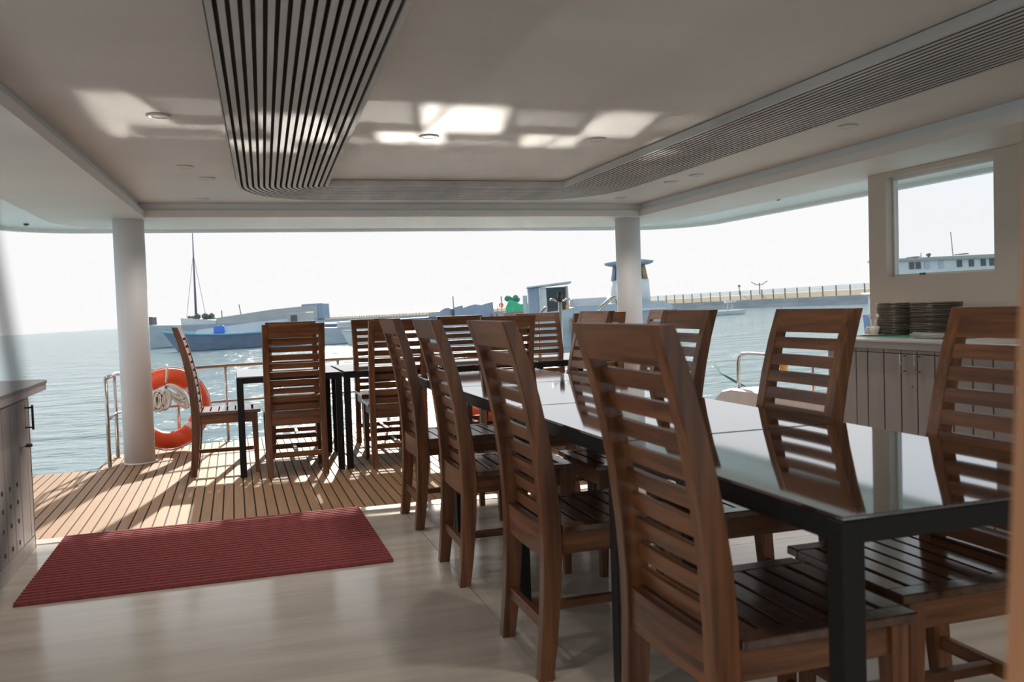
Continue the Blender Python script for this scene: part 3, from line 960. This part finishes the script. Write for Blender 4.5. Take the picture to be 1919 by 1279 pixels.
for sx_, lb in ((-1, 'white spoon in the cup leaning towards the sea'), (1, 'white spoon in the cup leaning towards the plates')):
    t = thing('spoon', lb, 'spoon', (3.60, 4.30, CT + 0.0105), 0, 'spoons in the white cup')
    obj('handle', tube([(0, 0, 0.008), (0.0, -sx_ * 0.012, 0.05), (0.004, -sx_ * 0.026, 0.09)], [0.003, 0.0035, 0.005], 6), china, t)
    obj('bowl', tube([(0.004, -sx_ * 0.026, 0.088), (0.006, -sx_ * 0.032, 0.105), (0.006, -sx_ * 0.034, 0.118)], [0.005, 0.012, 0.006], 8), china, t)
pb = thing('plastic_tray', 'crumpled clear plastic tray in front of the right plate stack', 'tray', (3.56, 3.78, CT + 0.0035))
obj('shell', loft([[Vector((-0.06, -0.11, 0)), Vector((0.06, -0.11, 0)), Vector((0.06, 0.11, 0)), Vector((-0.06, 0.11, 0))],
                   [Vector((-0.05, -0.12, 0.018)), Vector((0.062, -0.10, 0.016)), Vector((0.064, 0.105, 0.02)), Vector((-0.055, 0.112, 0.016))],
                   [Vector((-0.045, -0.10, 0.026)), Vector((0.05, -0.095, 0.03)), Vector((0.055, 0.09, 0.026)), Vector((-0.05, 0.1, 0.031))]], 'shell'), clear_plastic, pb)
obj('rim', tube([(-0.062, -0.115, 0.018), (0.066, -0.105, 0.017), (0.068, 0.108, 0.02), (-0.06, 0.116, 0.018)], 0.003, 6, True), clear_plastic, pb)

# ================================================================== NEAR THE CAMERA
dj = thing('door_jamb', 'blurred orange wood door jamb at the right edge, close to the camera', 'door frame', (0, 0, 0))
def jamb(px_lo, px_hi, w, d0, d1, nm):
    """upright of the open door: its visible far edge leans a little, as the door leaf hangs"""
    secs = []
    for z in (0.0, 0.6, 1.2, SOF - 0.001):
        f = (z - 0.911) / (1.299 - 0.911)
        u = (px_lo + (px_hi - px_lo) * f - 959.5) / FPX
        f_h, r_h = Vector((fwd.x, fwd.y, 0)).normalized(), Vector((right0.x, right0.y, 0))
        lean = 0.033 * (z - EYE)
        a, b = u * d1 + lean, u * d1 + lean + w
        secs.append([Vector((*(r_h * a + f_h * d1).xy, z)), Vector((*(r_h * b + f_h * d1).xy, z)), Vector((*(r_h * (b + 0.01) + f_h * d0).xy, z)), Vector((*(r_h * (a + 0.002) + f_h * d0).xy, z))])
    obj(nm, loft(secs, nm), door_wood, dj)
jamb(1903, 1920, 0.012, 0.50, 0.512, 'stop_bead')
jamb(1918, 1934, 0.10, 0.505, 0.545, 'post')
cdn = thing('hanging_cord', 'blurred dark cord hanging at the left edge, close to the camera', 'cord', (0, 0, 0))
obj('strand', tube([(-0.0565, 0.249, SOF - 0.001), (-0.058, 0.249, 1.30), (-0.0575, 0.248, 1.16), (-0.0545, 0.247, 1.135), (-0.0525, 0.247, 1.118), (-0.0530, 0.246, 1.105), (-0.0545, 0.246, 1.092), (-0.058, 0.247, 1.078), (-0.063, 0.247, 1.06)], 0.0016, 6), cord_mat, cdn)

# ================================================================== SEA AND BACKGROUND
bm = bmesh.new()
S_ = 4000
v_ = [bm.verts.new(p) for p in ((-S_, -60, 0), (S_, -60, 0), (S_, S_, 0), (-S_, S_, 0))]
bm.faces.new(v_)
sea = obj('sea', finish(bm, 'sea'), wm, matrix=SEA)
sea['kind'] = 'stuff'
sea['label'] = 'rippled grey-green sea out to the hazy horizon'
sea['category'] = 'sea'

def sea_thing(name, label, cat, p, heading=0.0, group=None):
    return thing(name, label, cat, group=group, matrix=SEA @ Matrix.Translation(p) @ Matrix.Rotation(heading, 4, 'Z'))
def hull_mesh(L, B, D, rise=0.25, rake=0.5, full=0.45, draft=0.35, tr=0.75, name='hull'):
    """hull from stern (x=0) to bow (x=L), waterline z=0"""
    secs = []
    n = 12
    for i in range(n + 1):
        f = i / n
        if f > full:
            b = B / 2 * (1 - ((f - full) / (1 - full)) ** 2.2)
        else:
            b = B / 2 * (tr + (1 - tr) * (f / full))
        b = max(b, 0.03)
        top = D * (1 + rise * max(0, (f - 0.35) / 0.65) ** 2)
        dx = rake * (max(0, f - 0.5) / 0.5) ** 2
        x = f * L
        lo = x - dx * 0.9
        secs.append([Vector((lo, -b * 0.25, -draft)), Vector((lo + dx * 0.3, -b * 0.78, 0.05)), Vector((x, -b, top)), Vector((x, b, top)), Vector((lo + dx * 0.3, b * 0.78, 0.05)), Vector((lo, b * 0.25, -draft))])
    return loft(secs, name)
def sheer_strip(L, B, D, rise, full, tr, h, m, root, r=0.05):
    for s in (-1, 1):
        pts = []
        for i in range(13):
            f = i / 12
            b = B / 2 * (1 - ((f - full) / (1 - full)) ** 2.2) if f > full else B / 2 * (tr + (1 - tr) * (f / full))
            pts.append((f * L, s * max(b, 0.03), D * (1 + rise * max(0, (f - 0.35) / 0.65) ** 2) + h))
        obj('sheer_strake', tube(pts, r, 6), m, root)
M_PX = lambda d: d / FPX
# breakwater
P0, P1 = Vector((26.3 + 0.483 * 40, 80, 0)), Vector((26.3 - 0.483 * 215, 335, 0))
dirv = (P1 - P0).normalized()
nrm = Vector((dirv.y, -dirv.x, 0))     # away from us (right/back)
bl = (P1 - P0).length
bh = math.atan2(dirv.y, dirv.x)
bwk = sea_thing('breakwater', 'long concrete breakwater with tan parapet and wire fence across the harbour', 'breakwater', P0, bh)
obj('sea_wall', loft([[Vector((x_, 0.9, -0.6)), Vector((x_, 0.15, 0.45)), Vector((x_, 0.0, 1.02)), Vector((x_, -6, 1.02)), Vector((x_, -6, -0.6))] for x_ in (0, bl)], 'sea_wall'), concrete, bwk)
obj('parapet', loft([[Vector((x_, -0.8, 1.02)), Vector((x_, -1.4, 1.62)), Vector((x_, -1.9, 1.66)), Vector((x_, -2.4, 1.02))] for x_ in (0, bl)], 'parapet'), parapet, bwk)
pmesh = box(-0.05, 0.05, -0.05, 0.05, 0.0, 1.22, 0, 'fence_post')
k = 1.0
while k < bl:
    o = obj('fence_post', pmesh, post_mat, bwk)
    o.location = (k, -0.6, 1.0)
    k += 2.02 if k < 120 else 2.6
for z in (2.18, 1.98, 1.8):
    obj('fence_wire', box(0, bl, -0.61, -0.59, z, z + 0.018), wire_mat, bwk)
lp = sea_thing('lamp_post', 'double-arm lamp post on the breakwater', 'lamp post', sea_at(1424, 553, 110))
z0 = 1.6
lp.matrix_basis = SEA @ Matrix.Translation(Vector((sea_at(1424, 553, 112).x, 112, 1.0)))
obj('pole', tube([(0, 0, 0), (0, 0, 2.1)], 0.07, 6), post_mat, lp)
for s in (-1, 1):
    obj('arm', tube([(0, 0, 1.85), (s * 0.4, 0, 1.9), (s * 1.05, 0, 2.28)], 0.05, 6), post_mat, lp)
sp = sea_thing('signal_pole', 'short dark pole standing behind the breakwater fence', 'pole', Vector((sea_at(1386, 553, 116).x, 116, 1.0)))
obj('pole', tube([(0, 0, 0), (0, 0, 1.9)], 0.06, 6), post_mat, sp)
obj('head', box(-0.14, 0.14, -0.1, 0.1, 1.75, 2.0), post_mat, sp)

# -- slate-blue wooden boat (left)
d = 74.0
p = sea_at(508, 0, d)
b1 = sea_thing('fishing_boat', 'slate-blue wooden boat with bright blue drum behind the left deck chairs', 'boat', Vector((p.x + 0.8, d, 0)), PI - 0.06)
obj('hull', hull_mesh(12.2, 3.2, 1.20, 0.42, 1.9, 0.5, 0.4, 0.8), hull_blue, b1)
sheer_strip(12.2, 3.2, 1.20, 0.42, 0.5, 0.8, 0.02, sheer_blue, b1, 0.09)
obj('tarp', loft([[Vector((1.0, -1.3, 1.22)), Vector((1.0, 0, 2.25)), Vector((1.0, 1.3, 1.22))], [Vector((4.2, -1.5, 1.22)), Vector((4.2, 0, 2.1)), Vector((4.2, 1.5, 1.22))], [Vector((9.2, -0.9, 1.30)), Vector((9.2, 0, 1.75)), Vector((9.2, 0.9, 1.30))]], 'tarp'), hull_pale, b1)
obj('cabin', box(-0.6, 1.0, -1.2, 1.2, 1.15, 2.7, 0.05), hull_grey, b1)
obj('cabin_window', box(0.15, 0.7, 1.19, 1.23, 1.95, 2.5), dark_pane, b1)
o = obj('drum', lathe([(0.42, 0), (0.45, 0.1), (0.45, 0.6), (0.40, 0.72)], 14), blue_bright, b1)
o.location = (6.9, 1.0, 1.28)
# -- big weathered trawler behind it, with the mast
d = 92.0
p = sea_at(560, 0, d)
b2 = sea_thing('trawler', 'large weathered grey trawler with a tall thin mast, behind the slate-blue boat', 'boat', Vector((p.x, d, 0)), PI + 0.03)
obj('hull', hull_mesh(21.0, 4.8, 2.1, 0.28, 1.6, 0.5, 0.5, 0.85), hull_pale, b2)
obj('bulwark', loft([[Vector((0.0, -1.9, 1.9)), Vector((0.0, 1.9, 1.9)), Vector((0.0, 1.9, 3.45)), Vector((0.0, -1.9, 3.45))], [Vector((4.5, -2.2, 2.0)), Vector((4.5, 2.2, 2.0)), Vector((4.5, 2.2, 3.25)), Vector((4.5, -2.2, 3.25))], [Vector((10.2, -2.2, 2.1)), Vector((10.2, 2.2, 2.1)), Vector((10.2, 2.2, 2.72)), Vector((10.2, -2.2, 2.72))]], 'bulwark'), hull_grey, b2)
obj('stern_house', box(-0.6, 1.6, -1.8, 1.8, 2.0, 3.6, 0.05), tarp_blue, b2)
obj('foredeck', loft([[Vector((10.3, -2.0, 2.1)), Vector((10.3, 2.0, 2.1)), Vector((10.3, 2.0, 2.5)), Vector((10.3, -2.0, 2.5))], [Vector((14.0, -1.5, 2.2)), Vector((14.0, 1.5, 2.2)), Vector((14.0, 1.5, 2.95)), Vector((14.0, -1.5, 2.95))]], 'foredeck'), hull_white, b2)
bm = bmesh.new()
for k in range(26):
    cx, cy, cz = random.uniform(11.2, 13.9), random.uniform(-1.2, 1.2), 2.55 + random.uniform(0, 0.45)
    s = random.uniform(0.18, 0.36)
    bmesh.ops.create_icosphere(bm, subdivisions=1, radius=s, matrix=Matrix.Translation((cx, cy, cz)))
o = obj('net_heap', finish(bm, 'net_heap'), moss, b2)
o['kind'] = 'stuff'
mastz = 11.4
obj('mast', tube([(12.93, 0, 2.3), (12.8, 0, 6.5), (12.62, 0, mastz + 0.8)], [0.14, 0.10, 0.04], 8), mast_mat, b2)
for x_, zt in ((13.95, 9.6), (11.85, 9.3)):
    obj('stay', tube([(x_, 0, 2.6), (12.7, 0, zt)], 0.022, 5), post_mat, b2)
obj('crate', box(17.2, 18.2, -0.6, 0.6, 2.4, 3.25, 0.03), mast_mat, b2)
obj('davit', tube([(8.2, 0, 2.4), (8.4, 0, 4.0)], 0.05, 6), post_mat, b2)
obj('stanchion', tube([(10.0, 0.8, 2.4), (10.0, 0.8, 3.5)], 0.05, 6), post_mat, b2)
# -- two small white boats
d = 66.0
p = sea_at(690, 0, d)
b3 = sea_thing('white_skiff', 'small white boat with pointed bow moored before the breakwater, right of two', 'boat', Vector((p.x + 1.0, d, 0)), PI + 0.15, 'small white boats before the breakwater')
obj('hull', hull_mesh(4.6, 1.7, 0.95, 0.15, 0.8, 0.4, 0.3, 0.8), hull_white, b3)
sheer_strip(4.6, 1.7, 0.95, 0.15, 0.4, 0.8, 0.02, hull_grey, b3, 0.05)
obj('cover', loft([[Vector((0.8, -0.6, 0.95)), Vector((0.8, 0.6, 0.95)), Vector((0.9, 0.5, 1.65)), Vector((0.9, -0.5, 1.65))], [Vector((2.6, -0.6, 0.95)), Vector((2.6, 0.6, 0.95)), Vector((2.3, 0.5, 1.65)), Vector((2.3, -0.5, 1.65))]], 'cover'), pink_tarp, b3)
d = 70.0
p = sea_at(655, 0, d)
b4 = sea_thing('white_skiff', 'pale blue-white boat with a higher side moored before the breakwater, left of two', 'boat', Vector((p.x, d, 0)), PI + 0.02, 'small white boats before the breakwater')
obj('hull', hull_mesh(5.6, 2.0, 1.30, 0.18, 0.8, 0.4, 0.3, 0.85), hull_pale, b4)
sheer_strip(5.6, 2.0, 1.30, 0.18, 0.4, 0.85, 0.3, hull_white, b4, 0.05)
obj('side_wall', box(0.3, 2.6, -0.85, 0.85, 1.25, 1.75, 0.03), hull_white, b4)
# -- long grey barge line behind them
d = 120.0
p = sea_at(655, 0, d)
b5 = sea_thing('moored_barge', 'long slate-grey barge lying behind the two small white boats', 'boat', Vector((p.x + 14, d, 0)), PI)
obj('hull', hull_mesh(24, 5, 1.25, 0.1, 0.6, 0.6, 0.3, 0.95), hull_blue, b5)
obj('deck_house', box(2, 6, -1.5, 1.5, 1.2, 1.9, 0.05), hull_grey, b5)
# -- blue-grey tarped houseboat (mid)
d = 50.0
p = sea_at(838, 0, d)
b6 = sea_thing('tarped_boat', 'boat under ragged blue-grey tarpaulins with a thin aerial, behind the deck chairs', 'boat', Vector((p.x, d, 0)), 0.06)
obj('hull', hull_mesh(5.0, 2.2, 1.1, 0.15, 0.6, 0.45, 0.3, 0.85), hull_pale, b6, matrix=Matrix.Translation((-2.6, 0, 0)))
TZ = [2.32, 2.40, 2.36, 2.42, 2.34, 2.40, 2.44, 2.50]
def ragged(x0, x1, zb, tops, m, nm):
    nseg = len(tops) - 1
    secs = []
    for i, zt in enumerate(tops):
        x_ = x0 + (x1 - x0) * i / nseg
        secs.append([Vector((x_, -0.7, zb)), Vector((x_, 0.7, zb)), Vector((x_, 0.62, zt)), Vector((x_, -0.62, zt))])
    obj(nm, loft(secs, nm), m, b6)
ragged(-1.50, -0.98, 1.52, [2.18, 2.30, 2.31], tarp_blue, 'tarp')
ragged(-0.70, -0.22, 1.52, [2.30, 2.36, 2.40], tarp_blue, 'tarp')
ragged(-0.20, 1.48, 1.55, [2.26, 2.36, 2.42, 2.36, 2.44, 2.50], tarp_blue, 'tarp')
obj('cabin', box(-1.0, -0.68, -0.45, 0.5, 1.52, 2.26), hull_grey, b6)
obj('doorway', box(-0.86, -0.70, -0.50, -0.46, 1.55, 2.2), dark_pane, b6)
obj('aerial', tube([(-0.74, 0, 2.2), (-0.74, 0, 2.95)], 0.03, 5), post_mat, b6)
obj('deck_planking', box(-2.4, 1.7, -0.9, 0.9, 1.10, 1.53, 0.05), hull_pale, b6)
for x_ in (1.38, 1.66):
    obj('bollard', tube([(x_, -0.8, 1.5), (x_, -0.8, 1.85)], 0.05, 6), post_mat, b6)
# -- green tarp boat
d = 84.0
p = sea_at(940, 0, d)
b7 = sea_thing('green_tarp_boat', 'low boat under a bright green tarpaulin before the breakwater', 'boat', Vector((p.x, d, 0)), 0.0)
obj('hull', hull_mesh(4.4, 1.9, 1.55, 0.1, 0.4, 0.45, 0.3, 0.9), brick_red, b7, matrix=Matrix.Translation((-1.6, 0, 0)))
obj('tarp', loft([[Vector((x_, -0.8, 1.55)), Vector((x_, 0.8, 1.55)), Vector((x_, 0.5, z_)), Vector((x_, -0.5, z_))] for x_, z_ in ((-1.4, 2.0), (-1.0, 2.75), (-0.5, 2.6), (0.0, 2.25), (0.8, 2.3), (1.4, 2.35))], 'tarp'), tarp_green, b7)
bm = bmesh.new()
for k in range(6):
    bmesh.ops.create_icosphere(bm, subdivisions=1, radius=random.uniform(0.22, 0.34), matrix=Matrix.Translation((-1.2 + 0.2 * k, 0, 2.55 + random.uniform(0, 0.35))))
obj('bundle', finish(bm, 'bundle'), mat('dark_green_bundle', (0.04, 0.25, 0.18), None, 0.7), b7)
rb = sea_thing('ring_buoy_post', 'small red ring buoy on the breakwater fence', 'buoy', Vector((sea_at(905, 0, 195).x, 195, 1.0)))
obj('post', tube([(0, 0, 0), (0, 0, 3.2)], 0.12, 6), post_mat, rb)
obj('ring', tube([(0.4 * math.cos(2 * PI * k / 16) - 0.1, -0.3, 1.2 + 0.4 * math.sin(2 * PI * k / 16)) for k in range(16)], 0.16, 6, True), orange, rb)

# -- pale blue pilot boat with cabin and disc-roofed tower (right of centre)
d = 45.0
p = sea_at(1000, 0, d)
s_ = M_PX(d)
b8 = sea_thing('pilot_boat', 'pale blue work boat with flat-roofed cabin behind the stern rail', 'boat', Vector((p.x - 0.5, d, 0)), 0.0)
def zpx(px, py, dd):
    return sea_at(px, py, dd).z
def xpx(px, dd):
    return sea_at(px, 560, dd).x - (p.x - 0.5)
secs = []
for px, top in ((985, 590), (1030, 584), (1060, 580), (1078, 574), (1110, 572), (1150, 569), (1200, 566), (1235, 565), (1254, 572)):
    x_ = xpx(px, d)
    zt = zpx(px, top, d)
    w = 1.5 if px < 1250 else 0.9
    secs.append([Vector((x_, -w * 0.85, -0.4)), Vector((x_, -w, zt - 0.5)), Vector((x_, -w, zt)), Vector((x_, w, zt)), Vector((x_, w, zt - 0.5)), Vector((x_, w * 0.85, -0.4))])
obj('hull', loft(secs, 'hull'), hull_pale, b8)
secs = []
for px, top in ((1080, 587), (1110, 586), (1150, 583), (1200, 578), (1235, 576)):
    x_ = xpx(px, d)
    zt = zpx(px, top, d)
    secs.append([Vector((x_, -1.62, zt - 0.10)), Vector((x_, -1.62, zt)), Vector((x_, -1.45, zt)), Vector((x_, -1.45, zt - 0.10))])
obj('rubbing_strake', loft(secs, 'rubbing_strake'), hull_white, b8)
for (a, b_x) in ((1064, 1073), (1076, 1098)):
    w = obj('window', box(xpx(a, d), xpx(b_x, d), -1.56, -1.50, zpx(a, 616, d), zpx(a, 600, d), 0), dark_pane, b8)
    fbm = bmesh.new()
    for e in (a, b_x):
        add_box(fbm, xpx(e, d) - 0.04, xpx(e, d) + 0.04, -1.60, -1.55, zpx(a, 640, d), zpx(a, 596, d))
    add_box(fbm, xpx(a, d), xpx(b_x, d), -1.60, -1.55, zpx(a, 619, d), zpx(a, 616, d))
    add_box(fbm, xpx(a, d), xpx(b_x, d), -1.60, -1.55, zpx(a, 600, d), zpx(a, 597, d))
    obj('window_frame', finish(fbm, 'window_frame'), rust, w)
# cabin
xa, xb, xc = xpx(990, d), xpx(1010, d), xpx(1069, d)
zb, zr = zpx(1010, 592, d), zpx(1010, 540, d)
obj('cabin_side', box(xa, xb, -1.0, 1.2, zb, zr, 0.02), tarp_blue, b8)
obj('cabin_back_wall', box(xb, xc - 0.15, 0.9, 1.0, zb, zr), hull_pale, b8)
obj('cabin_far_wall', box(xc - 0.22, xc - 0.15, -0.9, 0.9, zb, zr), hull_white, b8)
obj('cabin_roof', loft([[Vector((xa - 0.05, -1.15, zr)), Vector((xc, -1.15, zr + 0.12)), Vector((xc, 1.25, zr + 0.12)), Vector((xa - 0.05, 1.25, zr))], [Vector((xa - 0.05, -1.15, zr + 0.07)), Vector((xc, -1.15, zr + 0.22)), Vector((xc, 1.25, zr + 0.22)), Vector((xa - 0.05, 1.25, zr + 0.07))]], 'cabin_roof'), hull_pale, b8)
obj('cabin_post', box(xb - 0.02, xb + 0.06, -1.05, -0.97, zb, zr), hull_white, b8)
obj('cabin_post', box(xc - 0.3, xc - 0.24, -1.05, -0.99, zb, zr), rust, b8)
obj('cabin_panel', box(xb + 0.06, xb + 0.35, -1.0, -0.94, zb, zr), hull_white, b8)
obj('console', box(xb + 0.42, xc - 0.25, -0.6, -0.2, zb, zb + 0.35), dark_pane, b8)
obj('fender', tube([(xc - 0.27, -1.12, zb + 0.02), (xc - 0.27, -1.12, zb + 0.45)], 0.075, 8), yellow, b8)
obj('side_box', box(xa - 0.28, xa - 0.06, -0.2, 0.3, zb, zr - 0.35), hull_white, b8)
obj('deck_roof', box(xpx(1070, d), xpx(1134, d), -0.6, 0.9, zpx(1070, 580, d), zpx(1070, 561, d), 0.03), hull_white, b8)
# tower with disc roof
tx0, tx1 = xpx(1146, d), xpx(1218, d)
tc_ = (tx0 + tx1) / 2
zt0, zt1, zt2, zt3 = zpx(1180, 572, d), zpx(1180, 525, d), zpx(1180, 497, d), zpx(1180, 487, d)
o = obj('tower_base', lathe([(1.02, 0), (0.98, zt1 - zt0 + 0.1)], 20), hull_white, b8)
o.location = (tc_, 0, zt0 - 0.1)
for a in range(6):
    an = a * PI / 3 + 0.3
    obj('tower_post', tube([(tc_ + 0.93 * math.cos(an), 0.93 * math.sin(an), zt1 - 0.02), (tc_ + 0.78 * math.cos(an), 0.78 * math.sin(an), zt2 + 0.05)], 0.10, 6), rust if a in (0, 5) else tarp_blue, b8)
o = obj('tower_glazing', lathe([(0.86, 0), (0.72, zt2 - zt1)], 12, smooth=False), tarp_blue, b8)
o.location = (tc_, 0, zt1)
o = obj('tower_roof', lathe([(1.0, 0.0), (1.24, 0.08), (1.26, 0.18), (0.6, 0.30)], 24), tarp_blue, b8)
o.location = (tc_, 0, zt2 - 0.02)
# -- boat seen through the window
d = 60.0
p9 = sea_at(1683, 0, d)
b9 = sea_thing('white_houseboat', 'white houseboat with flat green-grey roof seen through the square window', 'boat', Vector((p9.x, d, 0)), 0.0)
x9 = lambda px: sea_at(px, 500, d).x - p9.x
z9 = lambda px, py: sea_at(px, py, d).z
L9 = x9(1850)
obj('hull', hull_mesh(L9 + 2.5, 2.6, z9(1770, 516), 0.05, 0.8, 0.6, 0.4, 0.9), hull_white, b9, matrix=Matrix.Translation((-1.5, 0, 0)))
obj('cabin', loft([[Vector((-2.2, -1.1, z9(1640, 522))), Vector((-2.2, 1.1, z9(1640, 522))), Vector((-2.2, 1.1, z9(1640, 492))), Vector((-2.2, -1.1, z9(1640, 492)))], [Vector((L9, -1.1, z9(1850, 508))), Vector((L9, 1.1, z9(1850, 508))), Vector((L9, 1.1, z9(1850, 484))), Vector((L9, -1.1, z9(1850, 484)))]], 'cabin'), hull_white, b9)
obj('roof', loft([[Vector((-2.3, -1.3, z9(1640, 492))), Vector((-2.3, 1.3, z9(1640, 492))), Vector((-2.3, 1.3, z9(1640, 488))), Vector((-2.3, -1.3, z9(1640, 488)))], [Vector((L9 + 0.15, -1.3, z9(1850, 485))), Vector((L9 + 0.15, 1.3, z9(1850, 485))), Vector((L9 + 0.15, 1.3, z9(1850, 478))), Vector((L9 + 0.15, -1.3, z9(1850, 478)))]], 'roof'), mat('green_grey_roof', (0.34, 0.38, 0.35), None, 0.7), b9)
for a in (1690, 1702, 1718, 1744, 1778, 1800, 1822, 1838):
    zz = z9(a, 500 - (a - 1690) * 0.045)
    obj('window', box(x9(a), x9(a + 9), -1.16, -1.10, zz - 0.22, zz + 0.24), dark_pane if a not in (1718, 1744) else hull_pale, b9)
obj('aerial', tube([(x9(1787), 0, z9(1787, 482)), (x9(1784), 0, z9(1782, 435))], 0.03, 5), post_mat, b9)
obj('aerial', tube([(x9(1726), 0, z9(1726, 488)), (x9(1727), 0, z9(1728, 474))], 0.03, 5), post_mat, b9)
o = obj('vent', lathe([(0.08, 0), (0.08, 0.22), (0.16, 0.26), (0.16, 0.36), (0.08, 0.4)], 12), post_mat, b9)
o.location = (x9(1741), 0, z9(1741, 486))
for a in (1705, 1796):
    obj('solar_panel', box(x9(a), x9(a + 13), -0.5, 0.5, z9(a, 484 if a < 1750 else 478), z9(a, 482 if a < 1750 else 476)), post_mat, b9)
obj('bow_rail', tube([(L9 + 0.1, 0, z9(1850, 488)), (L9 + 0.5, 0, z9(1858, 494)), (L9 + 0.05, 0, z9(1850, 500))], 0.04, 5), hull_white, b9)
# -- small far things to the right
d = 85.0
pp = sea_at(1318, 0, d)
b10 = sea_thing('white_launch', 'low white launch with a small chrome canopy, far across the water', 'boat', Vector((pp.x - 1.5, d, 0)), 0)
obj('hull', hull_mesh(4.2, 1.5, 0.42, 0.1, 0.4, 0.5, 0.2, 0.9), hull_white, b10)
obj('rail', tube([(0.2, -0.7, 0.45), (0.2, -0.7, 0.62), (2.2, -0.7, 0.62), (2.2, -0.7, 0.45)], 0.02, 5), wire_mat, b10)
for k in range(2):
    obj('canopy_leg', tube([(2.35 + 0.4 * k, 0, 0.4), (2.35 + 0.4 * k, 0, 1.15)], 0.04, 5), hull_white, b10)
obj('canopy', loft([[Vector((2.1, -0.4, 1.15)), Vector((2.1, 0.4, 1.15)), Vector((2.1, 0.4, 1.4)), Vector((2.1, -0.4, 1.4))], [Vector((3.1, -0.4, 1.2)), Vector((3.1, 0.4, 1.2)), Vector((3.1, 0.4, 1.35)), Vector((3.1, -0.4, 1.35))]], 'canopy'), hull_white, b10)
d = 70.0
pp = sea_at(1445, 0, d)
b11 = sea_thing('floating_platform', 'small floating platform with a white board, left of the tall chair back', 'platform', Vector((pp.x, d, 0)), 0)
obj('float', box(-0.35, 0.9, -0.5, 0.5, -0.1, 0.28), concrete, b11)
obj('board', box(-0.33, 0.6, -0.05, 0.0, 0.28, 0.72), hull_white, b11)
obj('pole', tube([(-0.36, 0, 0.0), (-0.36, 0, 0.8)], 0.025, 5), post_mat, b11)
d = 38.0
pp = sea_at(1626, 0, d)
b12 = sea_thing('blue_motorboat', 'blue and white motorboat half hidden by the end of the cream wall', 'boat', Vector((pp.x - 0.35, d, 0)), 0)
obj('hull', hull_mesh(3.0, 1.5, 0.9, 0.2, 0.5, 0.5, 0.3, 0.85), mat('deep_blue_hull', (0.06, 0.17, 0.36), None, 0.5), b12, matrix=Matrix.Translation((-0.2, 0, 0)))
obj('cabin', box(0.0, 1.6, -0.5, 0.5, 0.85, 1.75, 0.04), hull_white, b12)
obj('cabin_window', box(0.05, 0.5, -0.53, -0.50, 1.2, 1.6), blue_bright, b12)
obj('roof', box(-0.25, 1.8, -0.65, 0.65, 1.75, 1.85, 0.03), hull_white, b12)
